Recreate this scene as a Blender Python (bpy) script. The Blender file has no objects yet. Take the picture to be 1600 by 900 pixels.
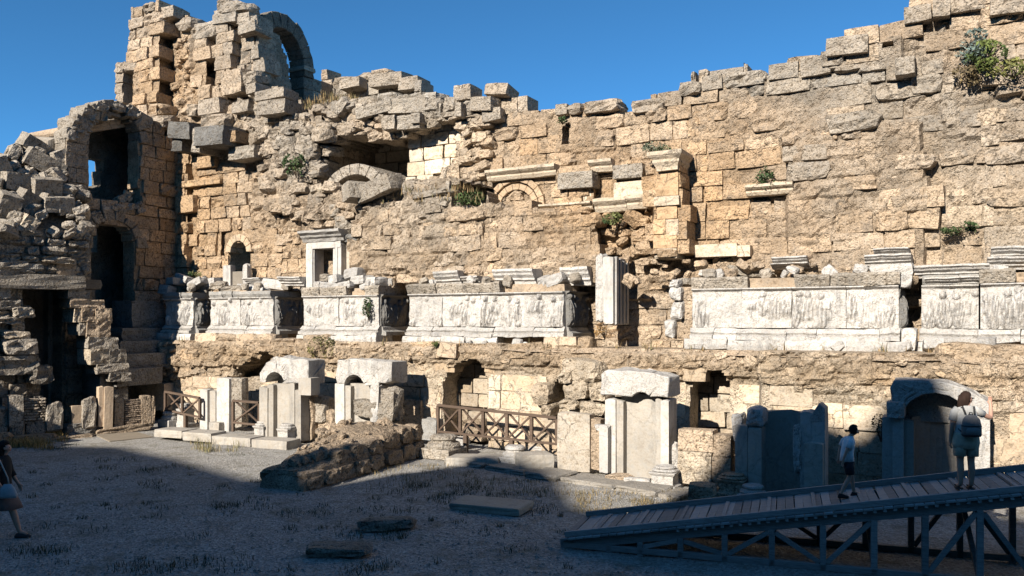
import bpy, bmesh, math, random
import numpy as np
from mathutils import Vector, Matrix, Euler
SC = bpy.context.scene
COL = SC.collection
R = random.Random(7)
# ------------------------------------------------------------------ camera, sky, sun, exposure
FPX, CX, HY, EYE = 1280.0, 800.0, 500.0, 3.8      # focal length and horizon in photo pixels, eye height
cam = bpy.data.cameras.new('camera'); camo = bpy.data.objects.new('camera', cam); COL.objects.link(camo)
SC.camera = camo
camo.location = (0, 0, EYE); camo.rotation_euler = (math.pi / 2, 0, 0)
cam.sensor_width = 36; cam.lens = FPX / 1600 * 36; cam.shift_y = (HY - 450) / 1600
cam.clip_start = .1; cam.clip_end = 800
SUN_EL = math.radians(28); AZ = (-.556, -.831)
SDIR = Vector((AZ[0] * math.cos(SUN_EL), AZ[1] * math.cos(SUN_EL), math.sin(SUN_EL))).normalized()
w = bpy.data.worlds.new('World'); SC.world = w; w.use_nodes = True
nt = w.node_tree; bg = nt.nodes['Background']
sky = nt.nodes.new('ShaderNodeTexSky'); sky.sky_type = 'NISHITA'; sky.sun_disc = False
sky.sun_elevation = SUN_EL; sky.sun_rotation = math.atan2(AZ[0], AZ[1])
sky.air_density = .6; sky.dust_density = 0; sky.ozone_density = 4; sky.altitude = 2000
tint = nt.nodes.new('ShaderNodeMix'); tint.data_type = 'RGBA'; tint.blend_type = 'MULTIPLY'
tint.inputs[0].default_value = 1; tint.inputs[7].default_value = (.45, .93, 1.0, 1)
nt.links.new(sky.outputs[0], tint.inputs[6]); nt.links.new(tint.outputs[2], bg.inputs[0])
bg.inputs[1].default_value = .111
sl = bpy.data.lights.new('sun', 'SUN'); sl.energy = 5.0; sl.angle = math.radians(.5); sl.color = (1, .93, .83)
so = bpy.data.objects.new('sun', sl); COL.objects.link(so); so.rotation_euler = (-SDIR).to_track_quat('-Z', 'Y').to_euler()
so.location = (-20, -20, 40)
SC.view_settings.view_transform = 'Standard'; SC.view_settings.look = 'None'
SC.view_settings.exposure = 0.78; SC.view_settings.gamma = 1
SC.cycles.max_bounces = 5; SC.cycles.diffuse_bounces = 1; SC.cycles.glossy_bounces = 2
SC.cycles.transmission_bounces = 2; SC.cycles.transparent_max_bounces = 4
# ------------------------------------------------------------------ noise
def _h(ix, iy, iz, seed):
    n = (ix.astype(np.int64) * 374761393 + iy.astype(np.int64) * 668265263 + iz.astype(np.int64) * 2147483647 + seed * 144665) & 0xffffffff
    n = ((n ^ (n >> 13)) * 1274126177) & 0xffffffff
    n = ((n ^ (n >> 16)) * 2246822519) & 0xffffffff
    return ((n ^ (n >> 15)) & 0xffffff) / float(0xffffff)
def vnoise(x, y, z=0., seed=0):
    x, y, z = np.broadcast_arrays(np.asarray(x, float), np.asarray(y, float), np.asarray(z, float))
    ix, iy, iz = np.floor(x), np.floor(y), np.floor(z)
    fx, fy, fz = x - ix, y - iy, z - iz
    fx, fy, fz = [f * f * (3 - 2 * f) for f in (fx, fy, fz)]
    r = 0
    for a in (0, 1):
        for b in (0, 1):
            for c in (0, 1):
                r = r + _h(ix + a, iy + b, iz + c, seed) * (fx if a else 1 - fx) * (fy if b else 1 - fy) * (fz if c else 1 - fz)
    return r * 2 - 1
def fbm(x, y, z=0., seed=0, oct=4, lac=2.1, gain=.5):
    r, a, t = 0, 1., 0.
    for k in range(oct):
        r = r + a * vnoise(np.asarray(x) * lac ** k, np.asarray(y) * lac ** k, np.asarray(z) * lac ** k, seed + k * 17); t += a; a *= gain
    return r / t
def worley(x, y, seed=0):
    x = np.asarray(x, float); y = np.asarray(y, float)
    ix, iy = np.floor(x), np.floor(y); f1 = np.full(x.shape, 9.); f2 = np.full(x.shape, 9.); cid = np.zeros(x.shape)
    for a in (-1, 0, 1):
        for b in (-1, 0, 1):
            cx, cy = ix + a, iy + b; z0 = np.zeros_like(cx)
            px = cx + _h(cx, cy, z0, seed); py = cy + _h(cx, cy, z0 + 1, seed)
            d = np.hypot(px - x, py - y); c = _h(cx, cy, z0 + 2, seed)
            m = d < f1
            f2 = np.where(m, f1, np.minimum(f2, d)); cid = np.where(m, c, cid); f1 = np.where(m, d, f1)
    return f1, f2, cid
def inpoly(poly, x, y):
    x = np.asarray(x, float); y = np.asarray(y, float); r = np.zeros(x.shape, bool); n = len(poly)
    for i in range(n):
        x0, y0 = poly[i]; x1, y1 = poly[(i + 1) % n]
        if y0 == y1: continue
        c = ((y0 > y) != (y1 > y)) & (x < (x1 - x0) * (y - y0) / (y1 - y0) + x0)
        r ^= c
    return r
# ------------------------------------------------------------------ frames: s to the right along a face, d out of the face towards the viewer, z up
class Frame:
    def __init__(s, x, y, deg, z=0.):
        s.x, s.y, s.z = x, y, z; s.a = math.radians(deg)
        s.u = (math.cos(s.a), -math.sin(s.a)); s.n = (-math.sin(s.a), -math.cos(s.a))
    def w(s, ss, d, z): return Vector((s.x + ss * s.u[0] + d * s.n[0], s.y + ss * s.u[1] + d * s.n[1], s.z + z))
    def sz(s, px, py, d=0.):
        a = (np.asarray(px, float) - CX) / FPX
        ss = (a * (s.y + d * s.n[1]) - s.x - d * s.n[0]) / (s.u[0] - a * s.u[1])
        Y = s.y + ss * s.u[1] + d * s.n[1]
        return ss, EYE - (np.asarray(py, float) - HY) / FPX * Y - s.z
    def px(s, ss, d, z):
        X = s.x + ss * s.u[0] + d * s.n[0]; Y = s.y + ss * s.u[1] + d * s.n[1]
        return CX + FPX * X / Y, HY - (z + s.z - EYE) / Y * FPX
    def poly(s, p, d=0.): return [tuple(float(v) for v in s.sz(a, b, d)) for a, b in p]
    def at(s, ss, d, z=0.):
        v = s.w(ss, d, z); return Frame(v.x, v.y, math.degrees(s.a), v.z)
def gp(px, py, z=0.):
    Y = FPX * (EYE - z) / (py - HY); return (px - CX) / FPX * Y, Y
def fr(px, py, deg=29., z=0.):
    x, y = gp(px, py, z); return Frame(x, y, deg, z)
FW = Frame(-.57, 24.3, 29)                                  # the stage front
_c = FW.w(float(FW.sz(278, 500, -1.8)[0]), -1.8, 0)
FS = Frame(_c.x, _c.y, -61)                                 # the side wall closing the stage on the left
FG = Frame(-14.7, 28.5, -50)                # the gate wall left of it
# ------------------------------------------------------------------ materials
def newmat(name):
    m = bpy.data.materials.new(name); m.use_nodes = True; t = m.node_tree
    return m, t, t.nodes['Principled BSDF']
def N(t, typ, **kw):
    n = t.nodes.new(typ)
    for k, v in kw.items():
        if isinstance(k, str) and k.startswith('i_'): n.inputs[k[2:].replace('_', ' ')].default_value = v
        else: setattr(n, k, v)
    return n
def ramp(t, src, stops):
    n = t.nodes.new('ShaderNodeValToRGB'); e = n.color_ramp.elements
    while len(e) < len(stops): e.new(.5)
    for k, (p, c) in enumerate(stops):
        e[k].position = p; e[k].color = (*c, 1) if isinstance(c, tuple) else (c, c, c, 1)
    t.links.new(src, n.inputs[0]); return n.outputs[0]
def mixc(t, typ, fac, a, b):
    n = t.nodes.new('ShaderNodeMix'); n.data_type = 'RGBA'; n.blend_type = typ
    for sock, v in ((n.inputs[0], fac), (n.inputs[6], a), (n.inputs[7], b)):
        if hasattr(v, 'is_linked'): t.links.new(v, sock)
        elif isinstance(v, tuple): sock.default_value = (*v, 1)
        else: sock.default_value = v
    return n.outputs[2]
def tinted(t):
    oi = t.nodes.new('ShaderNodeObjectInfo'); at = t.nodes.new('ShaderNodeAttribute'); at.attribute_name = 'tint'
    return mixc(t, 'ADD', 1., oi.outputs['Color'], at.outputs['Color'])
def stone_mat(name, sc=1., pit=.5, lichen=.5, bump=.6, dist=.05, streak=False, lcol=(.13, .125, .115), pcol=(.09, .07, .05), vary=.25, rough=.92, speck=.6, crack=.8):
    m, t, b = newmat(name); L = t.links
    pos = t.nodes.new('ShaderNodeNewGeometry').outputs['Position']
    n1 = N(t, 'ShaderNodeTexNoise', i_Scale=1.1 * sc, i_Detail=5., i_Roughness=.6); L.new(pos, n1.inputs[0])
    n2 = N(t, 'ShaderNodeTexNoise', i_Scale=9. * sc, i_Detail=9., i_Roughness=.68); L.new(pos, n2.inputs[0])
    src = pos
    if streak:
        mp = t.nodes.new('ShaderNodeMapping'); mp.inputs['Scale'].default_value = (1, 1, .25); L.new(pos, mp.inputs[0]); src = mp.outputs[0]
    n3 = N(t, 'ShaderNodeTexNoise', i_Scale=2.3 * sc, i_Detail=10., i_Roughness=.72); L.new(src, n3.inputs[0])
    n4 = N(t, 'ShaderNodeTexNoise', i_Scale=26. * sc, i_Detail=5., i_Roughness=.6); L.new(pos, n4.inputs[0])
    vo = N(t, 'ShaderNodeTexVoronoi', i_Scale=13. * sc); L.new(pos, vo.inputs[0])
    c = tinted(t)
    v = ramp(t, n1.outputs[0], [(.3, 1 - vary), (.7, 1 + vary)])
    c = mixc(t, 'MULTIPLY', 1., c, v)
    hue = ramp(t, n2.outputs[0], [(.35, (1.04, .97, .88)), (.65, (.98, 1.0, 1.03))])
    c = mixc(t, 'MULTIPLY', .8, c, hue)
    lf = ramp(t, n3.outputs[0], [(.53, 0.), (.64, lichen)])
    c = mixc(t, 'MIX', lf, c, lcol)
    sp = ramp(t, n4.outputs[0], [(.38, .35), (.5, 1.)])
    c = mixc(t, 'MULTIPLY', speck, c, sp)
    pf = ramp(t, n2.outputs[0], [(.36, pit), (.45, 0.)])
    c = mixc(t, 'MIX', pf, c, pcol)
    w1 = N(t, 'ShaderNodeTexNoise', i_Scale=3.5 * sc, i_Detail=4., i_Roughness=.7); L.new(pos, w1.inputs[0])
    off = mixc(t, 'LINEAR_LIGHT', .18, pos, w1.outputs['Color'])
    ve = t.nodes.new('ShaderNodeTexVoronoi'); ve.feature = 'DISTANCE_TO_EDGE'; ve.inputs['Scale'].default_value = 1.9 * sc; L.new(off, ve.inputs[0])
    ck = mixc(t, 'MULTIPLY', 1., ramp(t, ve.outputs['Distance'], [(.0, crack), (.035, 0.)]), ramp(t, n1.outputs[0], [(.47, 0.), (.56, 1.)]))
    c = mixc(t, 'MIX', ck, c, (.06, .05, .04))
    L.new(c, b.inputs['Base Color']); b.inputs['Roughness'].default_value = rough
    b.inputs['Specular IOR Level'].default_value = .12
    h = mixc(t, 'ADD', .35, n2.outputs[0], n4.outputs[0])
    pv = ramp(t, vo.outputs['Distance'], [(.05, 0.), (.45, 1.)])
    h = mixc(t, 'MULTIPLY', .45, h, pv)
    bp = N(t, 'ShaderNodeBump', i_Strength=bump, i_Distance=dist); L.new(h, bp.inputs['Height']); L.new(bp.outputs[0], b.inputs['Normal'])
    return m
M = {}
M['lime'] = stone_mat('limestone', 1., .85, .5, 1., .09)
M['smooth'] = stone_mat('smooth_limestone', .9, .5, .35, .6, .05, vary=.2, speck=.35)
M['core'] = stone_mat('rubble_mortar', 1.3, .8, .45, 1., .1, lcol=(.17, .15, .12))
M['marble'] = stone_mat('weathered_marble', 1.4, .4, .45, .7, .04, True, (.15, .15, .15), (.13, .12, .11), .14, .75, .45, .6)
M['clean'] = stone_mat('worn_marble_slab', .8, .3, .6, .5, .025, True, (.2, .195, .185), (.2, .19, .18), .16, .7, .15, .25)
def flat_mat(name, col, rough=.8, noise=.2, sc=12., bump=.15, stretch=None, use_tint=False, sub=0.):
    m, t, b = newmat(name); L = t.links
    tc = t.nodes.new('ShaderNodeTexCoord').outputs['Object']
    if stretch:
        mp = t.nodes.new('ShaderNodeMapping'); mp.inputs['Scale'].default_value = stretch; L.new(tc, mp.inputs[0]); tc = mp.outputs[0]
    n = N(t, 'ShaderNodeTexNoise', i_Scale=sc, i_Detail=6., i_Roughness=.65); L.new(tc, n.inputs[0])
    base = tinted(t) if use_tint else col
    c = mixc(t, 'MULTIPLY', 1., base, ramp(t, n.outputs[0], [(.3, 1 - noise), (.7, 1 + noise)]))
    L.new(c, b.inputs['Base Color']); b.inputs['Roughness'].default_value = rough; b.inputs['Specular IOR Level'].default_value = .25
    bp = N(t, 'ShaderNodeBump', i_Strength=bump, i_Distance=.02); L.new(n.outputs[0], bp.inputs['Height']); L.new(bp.outputs[0], b.inputs['Normal'])
    return m
M['wood'] = flat_mat('weathered_wood', (0, 0, 0), .85, .3, 5., .4, (1, 9, 9), True)
M['leaf'] = flat_mat('leaves', (0, 0, 0), .7, .25, 8., 0., None, True)
M['skin'] = flat_mat('skin', (.50, .29, .21), .55, .06, 14., .05)
M['cloth'] = flat_mat('cloth', (0, 0, 0), .9, .12, 18., .3, None, True)
M['hair'] = flat_mat('hair', (0, 0, 0), .85, .3, 30., .5, (1, 1, .15), True)
# ------------------------------------------------------------------ objects
def mesh_from(name, V, Fc, mat=None, smooth=False, tint=None):
    me = bpy.data.meshes.new(name); me.from_pydata([tuple(map(float, v)) for v in V], [], Fc); me.update()
    if mat is not None: me.materials.append(M[mat])
    if smooth: me.polygons.foreach_set('use_smooth', [True] * len(me.polygons))
    if tint is not None: set_tint(me, tint)
    return me
def set_tint(me, cols):
    a = me.attributes.new('tint', 'FLOAT_COLOR', 'POINT'); c = np.ones((len(me.vertices), 4), np.float32)
    c[:, :3] = np.asarray(cols, np.float32); a.data.foreach_set('color', c.ravel())
def setp(o, label=None, cat=None, group=None, kind=None):
    if label: o['label'] = label
    if cat: o['category'] = cat
    if group: o['group'] = group
    if kind: o['kind'] = kind
def link(name, me, parent=None, loc=(0, 0, 0), rot=(0, 0, 0), sca=(1, 1, 1), col=None):
    o = bpy.data.objects.new(name, me); COL.objects.link(o)
    if parent is not None: o.parent = parent
    o.location = loc; o.rotation_euler = rot; o.scale = sca
    o.color = (*(col if col is not None else (0, 0, 0)), 1)
    return o
STRUCT = {}
def structure(name, me):
    o = link(name, me); o['kind'] = 'structure'; return o
def top(name, me, label, cat, loc=(0, 0, 0), rot=(0, 0, 0), sca=(1, 1, 1), col=None, group=None, kind=None):
    o = link(name, me, None, loc, rot, sca, col); setp(o, label, cat, group, kind); return o
# --- stone library: irregular blocks in a unit cube, front face at y = -.5
def block_mesh(name, seed, nx, ny, nz, rnd, amp, mat, freq=2.2, face=.0):
    rg = random.Random(seed); idx = {}; V = []; Fc = []
    def vid(i, j, k):
        key = (i, j, k)
        if key not in idx:
            idx[key] = len(V); V.append([i / nx - .5, j / ny - .5, k / nz - .5])
        return idx[key]
    for i in range(nx):
        for k in range(nz):
            Fc.append((vid(i, 0, k), vid(i + 1, 0, k), vid(i + 1, 0, k + 1), vid(i, 0, k + 1)))
            Fc.append((vid(i, ny, k), vid(i, ny, k + 1), vid(i + 1, ny, k + 1), vid(i + 1, ny, k)))
    for j in range(ny):
        for k in range(nz):
            Fc.append((vid(0, j, k), vid(0, j, k + 1), vid(0, j + 1, k + 1), vid(0, j + 1, k)))
            Fc.append((vid(nx, j, k), vid(nx, j + 1, k), vid(nx, j + 1, k + 1), vid(nx, j, k + 1)))
        for i in range(nx):
            Fc.append((vid(i, j, 0), vid(i, j + 1, 0), vid(i + 1, j + 1, 0), vid(i + 1, j, 0)))
            Fc.append((vid(i, j, nz), vid(i + 1, j, nz), vid(i + 1, j + 1, nz), vid(i, j + 1, nz)))
    P = np.array(V); Q = P.copy(); A = np.sort(np.abs(2 * P), axis=1)
    r = 1 - rnd * A[:, 1] ** 5 - rnd * .7 * (A[:, 1] * A[:, 0]) ** 3
    Q[:, [0, 2]] *= r[:, None]; Q[:, 1] *= (r ** .6)
    chips = [(rg.choice((-.5, .5)), rg.uniform(-.5, .2), rg.choice((-.5, .5)), rg.uniform(.2, .42)) for _ in range(2 if rnd > .05 else 1)]
    for c in chips:
        dd = np.linalg.norm(P - np.array(c[:3]), axis=1); mk = dd < c[3]
        Q[mk] *= (1 - .28 * (1 - dd[mk] / c[3]))[:, None] if amp > .03 else 1
    for ax in range(3):
        Q[:, ax] += amp * fbm(P[:, 0] * freq + seed * 3.1, P[:, 1] * freq + ax * 9.7, P[:, 2] * freq, seed, 3)
    fm = P[:, 1] < -.49
    Q[fm, 1] += face * fbm(P[fm, 0] * 4 + seed, P[fm, 2] * 4, 0, seed + 5, 2)
    return mesh_from(name, Q, Fc, mat)
LIB = {
    'ash': [block_mesh('ashlar_block', 10 + i, 6, 2, 5, .022, .03, 'lime', 2.4, .05) for i in range(12)],
    'rough': [block_mesh('rough_block', 40 + i, 5, 3, 4, .085, .12, 'lime', 2.4, .12) for i in range(12)],
    'rock': [block_mesh('boulder_block', 70 + i, 4, 4, 4, .2, .2, 'lime', 1.8, .05) for i in range(10)],
    'fine': [block_mesh('dressed_block', 100 + i, 5, 2, 4, .03, .022, 'smooth', 2.2, .03) for i in range(10)],
    'marb': [block_mesh('marble_block', 130 + i, 5, 3, 4, .06, .06, 'marble', 2.4, .06) for i in range(10)],
    'slab': [block_mesh('marble_slab', 160 + i, 6, 2, 6, .025, .02, 'clean', 2.2, .01) for i in range(8)],
    'crag': [block_mesh('broken_marble', 190 + i, 5, 4, 6, .12, .14, 'marble', 2.2, .08) for i in range(8)],
}
OCH, BEI, GRY, CRE, DRK = [np.array(c) for c in ((.53, .37, .225), (.51, .40, .29), (.40, .355, .295), (.58, .49, .375), (.17, .165, .155))]
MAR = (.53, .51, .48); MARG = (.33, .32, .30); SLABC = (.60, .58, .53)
def blob(px, py, L):
    r = 0
    for cx, cy, rx, ry, a in L: r = r + a * np.exp(-((px - cx) / rx) ** 2 - ((py - cy) / ry) ** 2)
    return r
BRN = np.array((.37, .27, .17))
BB = [(400, 560, 190, 24, .8), (800, 566, 220, 20, .6), (1100, 582, 160, 18, .55), (1350, 586, 130, 20, .65), (1530, 592, 110, 16, .6), (480, 390, 70, 30, .4), (700, 400, 150, 30, .3)]
OB = [(330, 300, 90, 120, 1.), (235, 140, 60, 60, .7), (960, 320, 120, 80, .9), (1110, 290, 110, 110, .9), (820, 240, 80, 60, .5), (310, 110, 90, 60, .5), (430, 400, 100, 50, .4), (250, 380, 60, 150, .6)]
GB = [(600, 150, 130, 45, 1.), (750, 165, 100, 28, .8), (450, 235, 90, 90, .8), (1120, 125, 200, 28, .9), (1350, 120, 130, 60, .75), (1500, 180, 150, 100, .5), (1300, 280, 100, 70, .3), (660, 305, 110, 30, .8), (60, 300, 120, 110, 1.1), (350, 30, 70, 40, .9), (380, 130, 60, 60, .6), (130, 180, 60, 40, .8), (60, 480, 160, 120, .8), (660, 380, 160, 60, .35)]
CB = [(680, 230, 60, 60, 1.), (800, 620, 420, 60, .8), (1300, 650, 320, 70, .9), (1520, 330, 120, 80, .5), (560, 620, 200, 50, .7)]
def tint_at(px, py, seed=0):
    px = np.asarray(px, float); py = np.asarray(py, float)
    o = np.clip(blob(px, py, OB) + .35 * fbm(px / 60, py / 60, 0, 3 + seed, 3), 0, 1)
    g = np.clip(blob(px, py, GB) + .45 * fbm(px / 45, py / 45, 0, 31 + seed, 3), 0, 1)
    c = np.clip(blob(px, py, CB) + .3 * fbm(px / 70, py / 70, 0, 57 + seed, 3), 0, 1)
    out = BEI + np.zeros(px.shape + (3,))
    b = np.clip(blob(px, py, BB) + .4 * fbm(px / 35, py / 20, 0, 77 + seed, 3) - .12, 0, .9)
    for wgt, cc in ((c, CRE), (o, OCH), (g, GRY), (b, BRN)): out = out * (1 - wgt[..., None]) + cc * wgt[..., None]
    return out
class Thing:
    """An Empty at the base of a thing that parents its parts; F is the frame its parts are measured in."""
    def __init__(s, name, label, cat, F, ss=0., d=0., z=0., group=None):
        s.F = F; s.o = (ss, d, z); s.e = bpy.data.objects.new(name, None); COL.objects.link(s.e)
        s.e.location = F.w(ss, d, z); s.e.rotation_euler = (0, 0, -F.a); s.e.empty_display_size = .3
        setp(s.e, label, cat, group); s.st = []
    def L(s, ss, d, z): return (ss - s.o[0], -(d - s.o[1]), z - s.o[2])
    def part(s, name, me, loc=(0., 0., 0.), rot=(0, 0, 0), sca=(1, 1, 1), col=None, parent=None, label=None, kind=None):
        if parent is None: p = s.e; l = s.L(*loc)
        else: p = parent; l = loc
        o = link(name, me, p, l, rot, sca, col); setp(o, label, None, None, kind); return o
    def block(s, name, s0, s1, z0, z1, d, depth, lib='ash', col=None, rot=(0, 0, 0), parent=None, label=None):
        """one stone: front face at d, depth going back"""
        me = R.choice(LIB[lib])
        if col is None:
            px, py = s.F.px((s0 + s1) / 2, d, (z0 + z1) / 2); col = tint_at(px, py) * R.uniform(.88, 1.12)
        return s.part(name, me, ((s0 + s1) / 2, d - depth / 2, (z0 + z1) / 2), rot, (s1 - s0, depth, z1 - z0), col, parent, label)
    def bpx(s, name, x0, x1, y0, y1, d, depth, lib='ash', col=None, rot=(0, 0, 0), grow=0., label=None, parent=None):
        ym = (y0 + y1) / 2; xm = (x0 + x1) / 2
        s0 = float(s.F.sz(x0, ym, d)[0]); s1 = float(s.F.sz(x1, ym, d)[0]); z1 = float(s.F.sz(xm, y0, d)[1]); z0 = float(s.F.sz(xm, y1, d)[1])
        return s.block(name, s0 - grow, s1 + grow, z0 - grow, z1 + grow, d, depth, lib, col, rot, parent, label)
    def add(s, s0, s1, z0, z1, d, depth, lib, col, rot=(0, 0, 0), mesh=None):
        s.st.append((s0, s1, z0, z1, d, depth, mesh or R.choice(LIB[lib]), col, rot))
    def flush(s, name='stone', limit=285, small='small_stone'):
        def vis(q):
            v = s.F.w((q[0] + q[1]) / 2, q[4], (q[2] + q[3]) / 2); inside = abs(v.x / v.y) < .66
            return (q[1] - q[0]) * (q[3] - q[2]) / v.y ** 2 * (1 if inside else .01)
        s.st.sort(key=vis, reverse=True); rest = s.st[limit:]
        for q in s.st[:limit]:
            s.part(name, q[6], ((q[0] + q[1]) / 2, q[4] - q[5] / 2, (q[2] + q[3]) / 2), q[8], (q[1] - q[0], q[5], q[3] - q[2]), q[7])
        if rest:
            VV, FF, CC, nb = [], [], [], 0
            for q in rest:
                me = q[6]; co = np.empty(len(me.vertices) * 3); me.vertices.foreach_get('co', co); co = co.reshape(-1, 3)
                co = co * np.array((q[1] - q[0], q[5], q[3] - q[2])); co = co @ np.array(Euler(q[8]).to_matrix()).T
                co += np.array(s.L((q[0] + q[1]) / 2, q[4] - q[5] / 2, (q[2] + q[3]) / 2))
                VV.append(co); FF += [tuple(i + nb for i in p.vertices) for p in me.polygons]; nb += len(co)
                CC.append(np.tile(np.asarray(q[7]), (len(co), 1)))
            me = mesh_from(small, np.concatenate(VV), FF, None, False, np.concatenate(CC)); me.materials.append(rest[0][6].materials[0])
            o = link(small, me, s.e); o['kind'] = 'stuff'
        s.st = []
def dmap(F, d0, over):
    polys = [(F.poly(p, d0), dd) for p, dd in over]
    def f(ss, z):
        ss = np.asarray(ss, float); r = np.full(ss.shape, float(d0))
        for p, dd in polys: r = np.where(inpoly(p, ss, z), dd, r)
        return r
    return f
def masonry(T, poly, d, ch=(.40, .56), lw=(.5, 1.15), depth=.7, lib='ash', holes=(), df=None, jit=.03, miss=.03, er=None, seed=1, zone=6., tintmul=1., col=None, gap=.011, tall=.06):
    """courses of single stones filling a polygon given in photo pixels on the plane d of the thing's frame"""
    F = T.F; rg = random.Random(seed); P = F.poly(poly, d); H = [F.poly(h, d) for h in holes]
    smin, smax = min(p[0] for p in P), max(p[0] for p in P); zmin, zmax = min(p[1] for p in P), max(p[1] for p in P)
    za = smin
    while za < smax:
        zb = min(smax, za + zone * rg.uniform(.8, 1.2)); z = zmin
        while z < zmax:
            h = rg.uniform(*ch); ss = za - rg.uniform(0, .2)
            while ss < zb:
                wd = rg.uniform(*lw) * (1.3 if rg.random() < .12 else 1)
                e1 = min(ss + wd, zb + rg.uniform(-.05, .35)); q = np.linspace(ss + .02, e1 - .02, 9); zz = np.full(9, z + h / 2)
                ok = inpoly(P, q, zz)
                for hp in H: ok &= ~inpoly(hp, q, zz)
                best, cur = (0, 0), None
                for i in range(10):
                    if i < 9 and ok[i]:
                        if cur is None: cur = i
                    elif cur is not None:
                        if i - cur > best[1] - best[0]: best = (cur, i)
                        cur = None
                n = best[1] - best[0]
                if n >= 2 and (n == 9 or n / 9 * wd > .16):
                    a = q[best[0]] - .02; b = q[best[1] - 1] + .02
                    px, py = F.px((a + b) / 2, d, z + h / 2); e = er(px, py) if er else 0.
                    if rg.random() > miss + e * .38:
                        dd = float(df((a + b) / 2, z + h / 2)) if df else d
                        k = lib if rg.random() > .12 + e else 'rough'
                        if lib in ('fine',) and e < .3: k = lib
                        c = (tint_at(px, py) if col is None else np.asarray(col)) * rg.uniform(.82, 1.15) * tintmul
                        c = c * (1 + np.array((.03, 0, -.04)) * rg.uniform(-1, 1.4))
                        hh = h * (1 if rg.random() > .06 else rg.uniform(.75, .95))
                        dj = rg.uniform(-jit, jit) * (1 + 2.2 * e) + (.1 if rg.random() < .03 else 0)
                        if abs(dd - d) > .05:      # keep a block that stands forward or back in its line of sight
                            s_, z_ = F.sz(px, py, dd); oa = float(s_) - (a + b) / 2; oz = float(z_) - z - h / 2
                        else: oa = oz = 0.
                        sl = 2.0 * (1 + 3 * e)
                        T.add(a + gap + oa, b - gap + oa, z + gap + oz, z + hh - gap * .5 + oz, dd + dj, depth, k, c, tuple(math.radians(rg.gauss(0, sl * .5)) for _ in range(3)))
                ss = e1
            z += h
        za = zb
def erosion(polys, base=0.):
    def f(px, py):
        px = np.asarray(px, float); py = np.asarray(py, float); r = np.full(px.shape, float(base))
        for p, v in polys: r = np.where(inpoly(p, px, py), v, r)
        return r
    return f
def core(T, poly, d, holes=(), df=None, res=.1, thick=1.1, er=None, rec=.13, amp=.11, name='rubble_core', seed=3, cell=.42, tintmul=.92, mat='core', col=None, topcut=0.):
    F = T.F; P = F.poly(poly, d); H = [F.poly(h, d) for h in holes]
    s0, s1 = min(p[0] for p in P), max(p[0] for p in P); z0, z1 = min(p[1] for p in P), max(p[1] for p in P)
    ns = int((s1 - s0) / res) + 1; nz = int((z1 - z0) / res) + 1
    gs = s0 + np.arange(ns + 1) * res; gz = z0 + np.arange(nz + 1) * res
    S, Z = np.meshgrid(gs, gz, indexing='ij')
    cs, cz = np.meshgrid(gs[:-1] + res / 2, gz[:-1] + res / 2, indexing='ij')
    keep = inpoly(P, cs, cz + topcut)
    for h in H: keep &= ~inpoly(h, cs, cz)
    px, py = F.px(S, d, Z); e = er(px, py) if er else np.zeros(S.shape)
    D = df(S, Z) if df else np.full(S.shape, float(d))
    f1, f2, cid = worley(S / cell, Z / (cell * .8), seed); g1, g2, gid = worley(S / .17, Z / .14, seed + 4)
    hgt = -rec + e * (rec + .06) + (amp + .08 * e) * fbm(S * 1.3, Z * 1.3, 0, seed, 5) + (.02 + .16 * e) * (cid - .5) + (.03 + .07 * e) * np.minimum((f2 - f1) * 2, .8) + .05 * (gid - .5) * (.4 + e)
    wz = Z + .07 * fbm(S * .9, Z * .9, 2, seed + 21, 3); row = np.floor(wz / .5); ws = S + .08 * fbm(S * .9, Z * .9, 7, seed + 22, 3) + row * .37 + .3 * _h(row, row * 0, row * 0, seed)
    bl = .75 + .5 * _h(row, row * 0 + 3, row * 0, seed); cb = np.floor(ws / bl); fz = wz / .5 - row; fs = ws / bl - cb
    je = np.minimum(np.minimum(fz, 1 - fz) * .5, np.minimum(fs, 1 - fs) * bl); hb = _h(cb, row, row * 0, seed + 5)
    hgt = hgt + (e > .2) * np.clip(e * 1.6, 0, 1) * (.13 * (hb - .5) - .09 * np.clip(1 - je / .085, 0, 1) * (hb > .25))
    jx = .3 * res * fbm(S * 7, Z * 7, 1, seed + 9, 2); jz = .3 * res * fbm(S * 7, Z * 7, 5, seed + 9, 2)
    S2, Z2 = F.sz(px, py, D)
    V = np.stack([S2 + jx - T.o[0], -(D + hgt - T.o[1]), Z2 + jz - T.o[2]], -1)
    used = -np.ones(S.shape, int); vv = []; Fc = []; tc = []
    TN = (tint_at(px, py, 2) if col is None else np.tile(np.asarray(col, float), px.shape + (1,))) * tintmul * (.85 + .3 * cid[..., None]) * (.88 + .24 * hb[..., None])
    def vid(i, k):
        if used[i, k] < 0: used[i, k] = len(vv); vv.append(V[i, k]); tc.append(TN[i, k])
        return used[i, k]
    back = {}
    def bid(i, k):
        if (i, k) not in back:
            p = V[i, k].copy(); p[1] = -(float(d) - thick - T.o[1]); back[(i, k)] = len(vv); vv.append(p); tc.append(TN[i, k])
        return back[(i, k)]
    for i in range(ns):
        for k in range(nz):
            if not keep[i, k]: continue
            Fc.append((vid(i, k), vid(i + 1, k), vid(i + 1, k + 1), vid(i, k + 1)))
            for (a, b, ni, nk) in (((i, k), (i + 1, k), i, k - 1), ((i + 1, k), (i + 1, k + 1), i + 1, k), ((i + 1, k + 1), (i, k + 1), i, k + 1), ((i, k + 1), (i, k), i - 1, k)):
                if not (0 <= ni < ns and 0 <= nk < nz and keep[ni, nk]):
                    Fc.append((vid(*b), vid(*a), bid(*a), bid(*b)))
    me = mesh_from(name, vv, Fc, mat, False, tc); o = link(name, me, T.e); o['kind'] = 'stuff'; return o
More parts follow.
